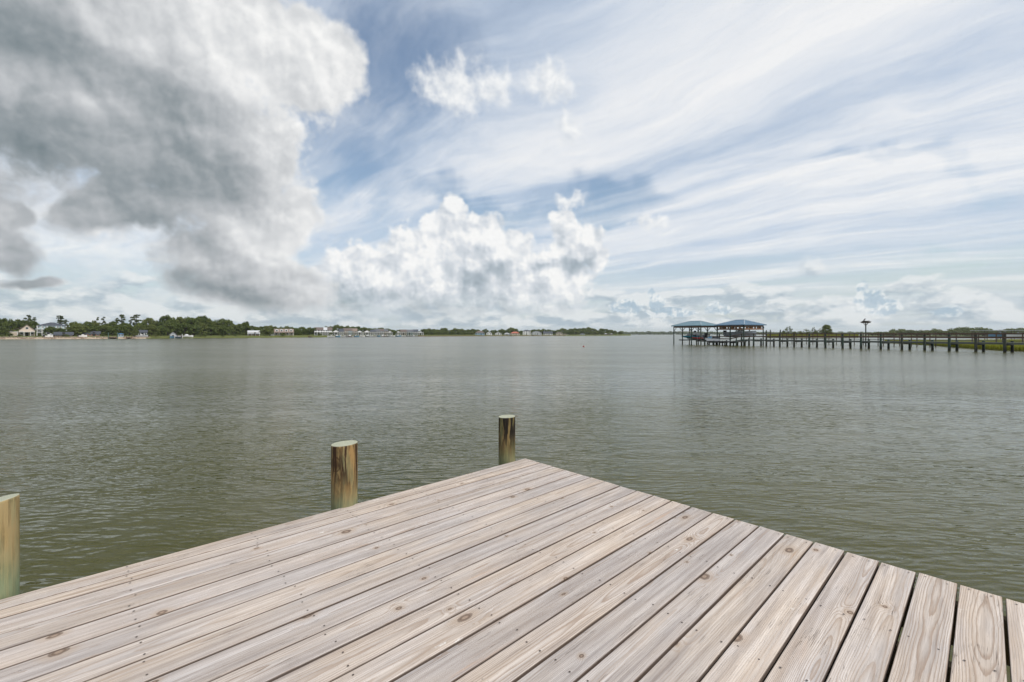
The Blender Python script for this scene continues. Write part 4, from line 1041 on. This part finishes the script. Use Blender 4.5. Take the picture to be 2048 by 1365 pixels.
# ---- boathouses: hipped metal roofs on posts
def metal_roof(name, c):
    m, g, b = new_mat(name)
    geo = g.n('TexCoord').outputs['Object']; x, y, z = g.sep(geo)
    n = g.noise(geo, .8, 4, .6); g.put(b.inputs['Base Color'], g.mix(n.ss(.3, .7), c, tuple(v * 1.25 for v in c)))
    b.inputs['Roughness'].default_value = .38; b.inputs['Specular IOR Level'].default_value = .6
    return m
M_BLUE1 = metal_roof('roof_teal_blue', (0.100, 0.185, 0.225)); M_BLUE2 = metal_roof('roof_blue', (0.062, 0.135, 0.210)); M_CAP = paint('roof_cap', (0.42, 0.48, 0.52), .4, .1, 1.0)
M_FRAME = paint('frame_wood', (0.235, 0.130, 0.075), .8, .25, 2.0)
def boathouse(corner, L, W, ze, zr, inset, rmat, label, band, npost):
    t = empty('boathouse', corner); tag(t, label, 'boathouse')
    O = .45
    def pt(a, b_, z): return PA * a + PB * b_ + Vector((0, 0, z))
    e = [pt(-O, -O, ze), pt(L + O, -O, ze), pt(L + O, W + O, ze), pt(-O, W + O, ze)]
    r_ = [pt(inset, W / 2, zr), pt(L - inset, W / 2, zr)]
    up = Vector((0, 0, .14))
    rf = MB().add([v + up for v in e] + r_ + e, [(0, 1, 5, 4), (1, 2, 5), (2, 3, 4, 5), (3, 0, 4), (9, 8, 7, 6), (0, 6, 7, 1), (1, 7, 8, 2), (2, 8, 9, 3), (3, 9, 6, 0)]).build('roof', rmat, t)
    for a, b_ in ((0, 4), (3, 4), (1, 5), (2, 5)):
        ea = e[a] + up; part(MB().tube([ea + Vector((0, 0, .03)), r_[b_ - 4] + Vector((0, 0, .03))], .055, 6), 'ridge_cap', M_CAP, rf)
    part(MB().tube([r_[0] + Vector((0, 0, .03)), r_[1] + Vector((0, 0, .03))], .06, 6), 'ridge_cap', M_CAP, rf)
    # standing seams on the two slopes one sees
    for (A, B_, C, D, n) in ((e[0], e[1], r_[1], r_[0], int(L / .6)), (e[3], e[0], r_[0], r_[0], int(W / .6))):
        for k in range(1, n):
            s_ = k / n; lo = A.lerp(B_, s_) + up
            if C is D:
                m_ = (A + B_) / 2; hi = lo.lerp(C, 1 - abs(s_ - .5) * 2)
                hi = lo + (C - (m_ + up)) * (1 - abs(s_ - .5) * 2)
            else:
                x = (lo - (A + up)).length; full = (B_ - A).length; ins = inset + O
                f = min(1, x / ins, (full - x) / ins); mid = (A + B_) / 2 + up; per = ((C + D) / 2 - mid); per = per - (B_ - A).normalized() * per.dot((B_ - A).normalized())
                hi = lo + per * f
            part(MB().beam(lo + Vector((0, 0, .02)), hi + Vector((0, 0, .02)), .04, .03), 'roof_seam', rmat, rf)
    for (a, b_), (c, d) in (((0, 0), (L, 0)), ((L, 0), (L, W)), ((L, W), (0, W)), ((0, W), (0, 0))):
        part(MB().beam(pt(a, b_, ze - .16), pt(c, d, ze - .16), .12, .28), 'eave_beam', M_FRAME, t)
        if band:
            part(MB().beam(pt(a, b_, ze - band), pt(c, d, ze - band), .11, .24), 'lower_beam', M_FRAME, t)
            n = 7
            for k in range(n + 1):
                p_ = pt(a + (c - a) * k / n, b_ + (d - b_) * k / n, 0)
                part(MB().beam(p_ + Vector((0, 0, ze - .30)), p_ + Vector((0, 0, ze - band + .12)), .34, .10), 'block', M_FRAME, t)
    for i in range(npost):
        for b_ in (0, W):
            a = L * i / (npost - 1)
            part(MB().tube([pt(a, b_, -1.2), pt(a, b_, 1), pt(a, b_, ze - .1)], [.13, .12, .105], 9), 'post', M_POST, t)
            for s_ in (-1, 1):
                if 0 <= a + s_ * .8 <= L and not band: part(MB().beam(pt(a, b_, ze - 1.1), pt(a + s_ * .8, b_, ze - .3), .08, .1), 'brace', M_POST, t)
    return t, pt
B1 = Vector((40.9, 96.0, 0)); B2 = Vector((47.2, 90.3, 0))
t1, pt1 = boathouse(B1, 7.8, 4.9, 4.12, 5.28, 2.3, M_BLUE1, 'open boathouse at the pier end with teal blue hipped roof', 0, 4)
t2, pt2 = boathouse(B2, 6.4, 5.9, 4.16, 5.34, 2.1, M_BLUE2, 'boathouse nearer the walkway with bright blue hipped roof and brown frieze', .78, 3)
# lower landing below the first boathouse
land = empty('landing_stage', at(PIER0, 15)); tag(land, 'low landing stage joining the two boathouses', 'landing')
part(MB().beam(at(L0, -1.5, -1.6, .78), at(L0, 2.4, -1.6, .78), 2.6, .16), 'deck', M_BEAM, land)
for k in (-1.4, -.4, .6, 1.5, 2.3):
    for b_ in (-2.9, -.35): part(MB().tube([at(L0, k, b_, -1.2), at(L0, k, b_, .95)], .13, 8), 'post', M_POST, land)
# lift cradle with kayaks, under the first boathouse
def w1(a, b_, z): return B1 + PA * a + PB * b_ + Vector((0, 0, z))
lift = empty('boat_lift', w1(4, 2.4, 0)); tag(lift, 'boat lift cradle hung under the teal roofed boathouse', 'lift')
def rel(o, v): return v - o
LO = w1(4, 2.4, 0)
for b_ in (1.0, 3.6): part(MB().beam(w1(1.0, b_, 1.02) - LO, w1(7.2, b_, 1.02) - LO, .14, .16), 'cradle_beam', M_BEAM, lift)
for a in (1.6, 6.6):
    part(MB().beam(w1(a, .6, .9) - LO, w1(a, 4.2, .9) - LO, .14, .1), 'cross_beam', M_BEAM, lift)
    for b_ in (.7, 4.1): part(MB().tube([w1(a, b_, .9) - LO, w1(a, b_, 3.9) - LO], .02, 5), 'cable', M_ALU, lift)
part(MB().beam(w1(6.6, .3, 2.9) - LO, w1(2.6, .3, 2.9) - LO, .09, .10), 'guide_rail', paint('guide_tan', (.45, .36, .28), .7), lift)
def kayak(loc, rz, tilt, mat, label):
    vs, fs = [], []; st, n, L = 11, 10, 3.4
    for k in range(st):
        t = k / (st - 1) * 2 - 1; w_ = .36 * (1 - abs(t) ** 2.3) + .015; h_ = .17 * (1 - abs(t) ** 3) + .02; rise = .16 * t * t
        for j in range(n):
            an = 2 * math.pi * j / n; vs.append((t * L / 2, w_ * math.cos(an), h_ * math.sin(an) + rise))
    for k in range(st - 1):
        for j in range(n): fs.append((k * n + j, k * n + (j + 1) % n, (k + 1) * n + (j + 1) % n, (k + 1) * n + j))
    fs += [tuple(range(n)), tuple((st - 1) * n + j for j in range(n - 1, -1, -1))]
    o = empty('kayak', loc, rz); o.rotation_euler = (tilt, R(-4), rz); tag(o, label, 'kayak')
    MB().add(vs, fs).build('hull', mat, o, smooth=True)
    MB().tube([(-.42, 0, .17), (.38, 0, .17)], [.2, .17], 10).build('cockpit', M_BLACK, o)
    return o
AZP = math.atan2(PA.y, PA.x)
M_TEAL = paint('kayak_teal', (0.03, 0.235, 0.315), .35, .12, 2.0); M_RED = paint('kayak_red', (0.42, 0.035, 0.030), .35, .12, 2.0)
kayak(w1(5.3, 1.5, 1.70), AZP + .15, .5, M_TEAL, 'teal kayak at the outer end of the boat lift')
kayak(w1(3.3, 1.8, 1.78), AZP - .25, -.4, M_TEAL, 'second teal kayak tipped across the middle of the boat lift')
kayak(w1(2.2, 1.2, 1.42), AZP + .05, .2, M_RED, 'red kayak lying low on the boat lift')
motorboat(w1(4.2, 3.0, 1.45), AZP, 5.2, M_GELG, 'grey skiff on the cradle behind the kayaks', 'none')
# personal watercraft on the landing
js = empty('jet_ski', at(PIER0, 16.2, -1.4, .88), AZP + .5); tag(js, 'white and dark jet ski parked on the landing stage', 'jet ski')
MB().add([(-1.4, -.5, 0), (1.0, -.5, 0), (1.5, 0, .25), (1.0, .5, 0), (-1.4, .5, 0), (-1.4, -.55, .45), (.9, -.52, .5), (1.55, 0, .6), (.9, .52, .5), (-1.4, .55, .45)],
         [(4, 3, 2, 1, 0), (5, 6, 7, 8, 9), (0, 1, 6, 5), (1, 2, 7, 6), (2, 3, 8, 7), (3, 4, 9, 8), (4, 0, 5, 9)]).build('hull', M_GEL, js)
MB().add([(-1.3, -.2, .46), (.1, -.25, .46), (.1, .25, .46), (-1.3, .2, .46), (-1.2, -.14, .8), (0, -.16, .86), (0, .16, .86), (-1.2, .14, .8)], [(0, 3, 2, 1), (4, 5, 6, 7), (0, 1, 5, 4), (1, 2, 6, 5), (2, 3, 7, 6), (3, 0, 4, 7)]).build('seat', M_BLACK, js)
MB().add([(.12, -.35, .5), (1.2, -.1, .58), (1.2, .1, .58), (.12, .35, .5), (.2, -.22, 1.0), (.6, -.1, .92), (.6, .1, .92), (.2, .22, 1.0)], [(0, 3, 2, 1), (4, 5, 6, 7), (0, 1, 5, 4), (1, 2, 6, 5), (2, 3, 7, 6), (3, 0, 4, 7)]).build('cowl', M_GELB, js)
MB().tube([(.25, -.42, 1.08), (.3, 0, 1.05), (.25, .42, 1.08)], .03, 6).build('handlebar', M_BLACK, js)
# centre-console boat hoisted in the second boathouse
def w2(a, b_, z): return B2 + PA * a + PB * b_ + Vector((0, 0, z))
motorboat(w2(3.0, 2.9, 2.0), AZP + math.pi, 7.2, M_GELG, 'grey console boat with dark top hoisted under the bright blue roof', 'ttop')
# lone mooring piles by the boathouse
for px, Y, z, l in ((1532.5, 97, 3.2, 'thin mooring pile right of the bright blue boathouse'), (1540.5, 99, 3.3, 'thicker of the two mooring piles right of the bright blue boathouse'), (1560.5, 88, 3.2, 'mooring pile standing at the bend of the rail')):
    p = P(px, Y); o = MB().tube([(0, 0, -1.2), (0, 0, z * .6), (.02, 0, z)], [.13, .12, .10], 10).build('mooring_pile', M_POST, loc=p); tag(o, l, 'mooring pile')

# ---- osprey nest on its pole
p = P(1731.5, 87); nest = empty('nest_platform', p); tag(nest, 'tall pole with a wooden platform behind the long pier', 'nest pole')
zt = zat(646.5, 87)
MB().tube([(0, 0, -1.2), (0, 0, 3), (0, 0, zt)], [.12, .105, .09], 10).build('pole', M_POST, nest)
MB().box((-.55, -.55, zt), (.55, .55, zt + .07)).build('platform', M_POSTB, nest)
for dx, dy in ((-1, 0), (1, 0), (0, -1), (0, 1)): MB().beam((0, 0, zt - .55), (dx * .5, dy * .5, zt - .01), .05, .05).build('brace', M_POSTB, nest)
q = random.Random(3); tw = MB()
for k in range(260):
    t = q.uniform(0, 6.28); r_ = q.uniform(.1, .72); z = zt + .08 + q.uniform(0, .34) * (1.1 - r_ * .5)
    c = Vector((r_ * math.cos(t), r_ * math.sin(t), z)); d = Vector((-math.sin(t), math.cos(t), q.uniform(-.25, .25))) + Vector((q.gauss(0, .5), q.gauss(0, .5), 0)); d.normalize()
    tw.beam(c - d * q.uniform(.15, .42), c + d * q.uniform(.15, .42), .02, .02)
o = tw.build('nest', paint('twigs', (0.075, 0.058, 0.042), .9, .3, 5.0), loc=p); tag(o, 'ragged osprey nest of sticks on top of the pole', 'nest')
def bird_mesh(spread):
    mb = MB()
    if spread:
        mb.tube([(-.28, 0, 0), (-.1, 0, .0), (.12, 0, .02), (.26, 0, .03)], [.03, .08, .07, .02], 7)
        for s_ in (-1, 1): mb.add([(.12, 0, .03), (.16, s_ * .38, .16), (.02, s_ * .78, .08), (-.06, s_ * .40, .14), (-.1, 0, .03)], [(0, 1, 3, 4), (1, 2, 3)])
        mb.add([(-.25, 0, 0), (-.45, .1, 0), (-.45, -.1, 0)], [(0, 1, 2)])
    else:
        mb.tube([(-.28, 0, -.12), (-.12, 0, .05), (.05, 0, .2), (.12, 0, .33), (.24, 0, .33)], [.03, .10, .10, .06, .01], 8)
        mb.tube([(.02, .03, .05), (.02, .04, -.12)], .018, 5)
    return mb.mesh('bird', True)
M_BIRD = paint('feather_dark', (0.045, 0.042, 0.042), .8, .3, 8.0)
o = link('bird', bird_mesh(False), M_BIRD, loc=(p.x - .22, p.y, zt + .52)); tag(o, 'dark bird perched on the osprey nest', 'bird')
BM = bird_mesh(True); BM.materials.append(M_BIRD)
for (px, py, Y, rz, l, gr) in ((1219, 367, 110, .8, 'dark bird flying alone above the cumulus clouds', None), (169, 96, 90, 2.2, 'bird flying before the great grey cloud', None), (1722, 247, 118, .2, 'highest tiny bird of the distant flock among the streaky clouds', 'distant flock'),
                               (1729, 256, 121, .6, 'middle tiny bird of the distant flock among the streaky clouds', 'distant flock'), (1737, 254, 116, 1.2, 'rearmost tiny bird of the distant flock among the streaky clouds', 'distant flock'), (1725, 259, 123, 2.0, 'lowest tiny bird of the distant flock among the streaky clouds', 'distant flock')):
    o = link('bird', BM, loc=P(px, Y, zat(py, Y)), rz=rz); o.rotation_euler = (R(25), R(-10), rz); o.scale = (Y / 260.,) * 3 if Y < 115 else (Y / 330.,) * 3; tag(o, l, 'bird', gr)
# float
p = P(1167, ywater(694)); fl = empty('buoy', p); tag(fl, 'small red float on the open water', 'buoy')
mb = MB(); mb.tube([(0, 0, -.12), (0, 0, -.05), (0, 0, .05), (0, 0, .14), (0, 0, .18)], [.08, .16, .18, .13, .04], 12); mb.build('float', paint('buoy_red', (.30, .045, .03), .5), fl, smooth=True)
MB().tube([(0, 0, .17), (0, 0, .26)], .025, 6).build('eyelet', M_BLACK, fl)

# ---------------------------------------------------------------- marsh behind the pier
def marsh_pts(): return [(1772, 686.4), (1800, 687.6), (1850, 690.5), (1900, 694.3), (1950, 698.2), (2000, 701.2), (2048, 703.0), (2130, 706.0)]
MP = marsh_pts()
def marsh_front(px):
    for (a, ya), (b_, yb) in zip(MP, MP[1:]):
        if px <= b_: return ywater(ya + (yb - ya) * max(0, (px - a)) / (b_ - a))
    return ywater(MP[-1][1])
def marsh_back(px): return min(175, marsh_front(px) + 8 + (px - 1772) * .30)
vs, fs = [], []; n = 30
for i in range(n + 1):
    px = 1766 + 374 * i / n
    f, b_ = marsh_front(px), marsh_back(px)
    for Y, z in ((f - .8, -.3), (f, .04), (f + 2, .16), ((f + b_) / 2, .2), (b_ - 1, .12), (b_ + 1, -.3)): vs.append(P(px, Y, z))
m = 6
for i in range(n):
    for k in range(m - 1): fs.append((i * m + k, (i + 1) * m + k, (i + 1) * m + k + 1, i * m + k + 1))
tag(MB().add(vs, fs).build('marsh_ground', M_MUD, smooth=True), 'low muddy marsh bank', kind='structure')
def grass_material():
    m, g, b = new_mat('cordgrass')
    geo = g.n('NewGeometry'); isl = S(g.nt, geo.outputs['Random Per Island'])
    _, _, z = g.sep(geo.outputs['Position']); n = g.noise(geo.outputs['Position'], .22, 4, .6)
    c = g.mix(isl, (0.190, 0.225, 0.020), (0.330, 0.320, 0.045)); c = g.mix(n.ss(.45, .7) * .6, c, (0.21, 0.175, 0.055))
    g.put(b.inputs['Base Color'], c); b.inputs['Roughness'].default_value = .6; b.inputs['Specular IOR Level'].default_value = .2
    tr = g.n('BsdfTranslucent'); g.put(tr.inputs[0], c); mx = g.n('MixShader'); mx.inputs[0].default_value = .4
    o = [k for k in g.nt.nodes if k.type == 'OUTPUT_MATERIAL'][0]
    g.nt.links.new(b.outputs[0], mx.inputs[1]); g.nt.links.new(tr.outputs[0], mx.inputs[2]); g.nt.links.new(mx.outputs[0], o.inputs[0])
    return m
M_GRASS = grass_material()
def blades(spots, h0, h1, wd, rs):
    """tapering two-piece grass blades, one triangle pair each, as one mesh"""
    n = len(spots); v = np.zeros((n, 5, 3)); a = rs.uniform(0, 6.283, n); h = rs.uniform(h0, h1, n); bend = rs.uniform(.1, .45, n) * h; t = rs.uniform(0, 6.283, n)
    base = np.array(spots); s = np.stack([np.cos(a), np.sin(a), np.zeros(n)], 1) * (wd / 2); bd = np.stack([np.cos(t) * bend, np.sin(t) * bend, h], 1)
    mid = base + bd * np.array([.3, .3, .58]); v[:, 0] = base - s; v[:, 1] = base + s; v[:, 2] = mid + s * .8; v[:, 3] = mid - s * .8; v[:, 4] = base + bd
    me = bpy.data.meshes.new('blades'); i = np.arange(n) * 5
    f = np.empty((n, 7), int); f[:, 0], f[:, 1], f[:, 2], f[:, 3], f[:, 4], f[:, 5], f[:, 6] = i, i + 1, i + 2, i + 3, i + 3, i + 2, i + 4
    me.vertices.add(n * 5); me.vertices.foreach_set('co', v.reshape(-1)); me.loops.add(n * 7); me.loops.foreach_set('vertex_index', f.reshape(-1))
    me.polygons.add(n * 2); me.polygons.foreach_set('loop_start', np.stack([np.arange(n) * 7, np.arange(n) * 7 + 4], 1).reshape(-1)); me.update(calc_edges=True); me.validate()
    return me
rs = np.random.RandomState(4); q = random.Random(9)
spots = []
for k in range(70000):
    px = q.uniform(1770, 2135); f, b_ = marsh_front(px), marsh_back(px)
    t = q.random() ** 1.6; Y = f + .3 * q.random() + (b_ - f - 1.2) * t
    pp = P(px, Y, .05); spots.append(tuple(pp))
me = blades(spots, .45, .95, .045, rs); me.materials.append(M_GRASS)
tag(link('marsh_grass', me), 'bright yellow green cordgrass behind the long pier', 'marsh grass', kind='stuff')

# ---- islet with scrub trees, and the low shore behind on the right
def land_strip(name, pts, label, mat, z=.5, depth=120):
    vs, fs = [], []
    for px, Y in pts:
        for o_, zz in ((-1.5, -.4), (1.5, z * .6), (8, z), (depth, z * 1.3)): vs.append(P(px, Y + o_, zz))
    for i in range(len(pts) - 1):
        for k in range(3): fs.append((i * 4 + k, i * 4 + 4 + k, i * 4 + 5 + k, i * 4 + k + 1))
    tag(MB().add(vs, fs).build(name, mat, smooth=True), label, kind='structure')
land_strip('marsh_islet', [(1528, 330), (1550, 305), (1600, 290), (1650, 290), (1690, 300), (1722, 330)], 'low grassy islet', M_MUD, .4, 40)
spots = []
for k in range(30000):
    px = q.uniform(1535, 1716); e = 1 - abs((px - 1625) / 95) ** 3; Y = 296 + 30 * q.random(); spots.append(tuple(P(px, Y, .1 + .25 * e)))
me = blades(spots, 1.0, 2.3, .26, rs); me.materials.append(M_GRASS)
tag(link('islet_grass', me), 'pale green tall grass covering the islet', 'marsh grass', kind='stuff')
for kd, px, tp, hw, Y, l in (('sparse', 1577, 650.0, 9, 305, 'thin scrubby tree with bare twigs at the near end of the islet'), ('shrub', 1567, 659, 8, 310, 'dark bush under the thin scrubby tree'), ('shrub', 1588, 662, 9, 306, 'light green bush right of the thin scrubby tree'),
                             ('shrub', 1601, 661.5, 7, 308, 'small bush in the middle gap of the islet'), ('sparse', 1613, 657, 10, 304, 'flat topped scrub tree left of the dead branches'), ('sparse', 1627, 652, 5, 306, 'almost bare scrub tree in the middle of the islet'),
                             ('shrub', 1632, 660, 9, 303, 'dense bush below the bare scrub tree'), ('sparse', 1642, 655, 9, 306, 'spreading scrub tree left of the tallest islet tree'), ('oak', 1653, 648.7, 12, 308, 'tallest tree on the islet, dark and lopsided'), ('shrub', 1662, 662, 8, 303, 'low bush right of the tallest islet tree')):
    pp = P(px, Y, .3); tree(kd, pp, zat(tp, Y) - .3, hw * Y * math.cos(math.atan2(pp.x, pp.y)) / F_PX, l)
def mass(name, label, pts, mat, n, size, rs, cat='wood', base=.4):
    """a far wood as one mass: leafy tufts heaped along a line of (column, distance, top, half-width)"""
    mb = MB(); q_ = random.Random(rs)
    for px, Y, top, hw in pts:
        H = zat(top, Y) - base; W_ = hw * Y / F_PX
        c = P(px, Y + q_.uniform(-6, 6), base + H * .50)
        for _ in range(3): leafball(mb, (c.x + q_.uniform(-.5, .5) * W_, c.y + q_.uniform(-.5, .5) * W_, c.z + q_.uniform(-.25, .25) * H), W_ * .8, H * .38, n, size, q_)
        leafball(mb, (c.x, c.y, base + H * .25), W_ * 1.0, H * .28, n // 2, size, q_)
    return tag(mb.build(name, mat), label, cat, kind='stuff')
land_strip('far_marsh', [(1700, 640), (1780, 560), (1900, 520), (2060, 480), (2200, 450)], 'far marsh shore on the right', M_LAWN, .6, 200)
q = random.Random(21)
mass('far_thicket', 'pale olive thicket along the far right shore', [(1745 + 9.5 * k + q.uniform(-3, 3), 575 - .30 * 9.5 * k, 664.5 - min(1, k / 8) * 3.0 + q.uniform(-1.3, 1.3), 9) for k in range(40)], M_SHRUB, 60, 1.0, 1)
mass('far_grove', 'dark rounded groves rising behind the far thicket',
     [(1786, 640, 659.5, 8), (1796, 640, 657.8, 9), (1806, 640, 659, 9), (1818, 640, 661, 9), (1832, 640, 661.5, 8), (1850, 640, 661, 8), (1872, 640, 659, 8)] + [(1908 + 7 * k, 620, 655 + .18 * abs(k - 3) ** 2 + q.uniform(-.5, .6), 9) for k in range(6)] + [(1952 + 8 * k, 620, 655.2 + .22 * abs(k - 2) ** 2 + q.uniform(-.5, .6), 9) for k in range(5)] + [(2000 + 9 * k, 620, 658.5 + q.uniform(-1, 1), 9) for k in range(9)], M_OAK, 90, 1.2, 2)
land_strip('horizon_shore', [(1150, 2250), (1300, 2220), (1500, 2200), (1700, 2150), (1860, 2000)], 'thin strip of distant land', M_LAWN, .6, 200)
mass('distant_woods', 'hazy dark treeline on the horizon', [(1205 + 5 * k, 2260 - .6 * k, 664.6 - (1.4 if k < 40 else 0) * .5 + q.uniform(-1.0, .8), 5.5) for k in range(128)], M_OAK, 42, 3.6, 3)

# white roofed boat lift near the right edge
p = P(2010, 168); bl = empty('covered_lift', p, R(-38)); tag(bl, 'pale flat roofed boat shelter on posts at the right edge', 'boat shelter')
MB().box((-9, -2.0, 3.7), (9, 2.0, 3.86)).build('roof', M_ROOFM, bl)
for x in (-8.5, -5, -1.5, 2, 5.5, 8.5):
    for y in (-1.9, 1.9): MB().tube([(x, y, -1), (x, y, 3.699)], .12, 7).build('post', M_POSTB, bl)
MB().box((-9, -2.4, 1.0), (9, 2.4, 1.15)).build('deck', M_DECKB, bl)
motorboat(P(2003, 165, 1.5), R(150), 7.0, M_GELB, 'blue hulled boat under the pale shelter at the right edge', 'ttop')
motorboat(P(2038, 158, 1.5), R(150), 6.4, M_GEL, 'white boat under the right end of the pale shelter', 'none')

# ---------------------------------------------------------------- the air over the estuary
def haze_box(density):
    m = bpy.data.materials.new('humid_air'); m.use_nodes = True; nt = m.node_tree; nt.nodes.clear(); g = G(nt)
    v = g.n('VolumePrincipled'); o = g.n('OutputMaterial')
    v.inputs['Color'].default_value = (0.86, 0.92, 0.98, 1.0); v.inputs['Density'].default_value = density; v.inputs['Anisotropy'].default_value = 0.0
    nt.links.new(v.outputs[0], o.inputs['Volume'])
    b = MB().box((-9200, -200, -3.0), (9200, 9200, 64.0))
    tag(b.build('haze', m), 'thin humid air over the estuary', kind='stuff')
haze_box(0.00008)
SC.cycles.volume_bounces = 1
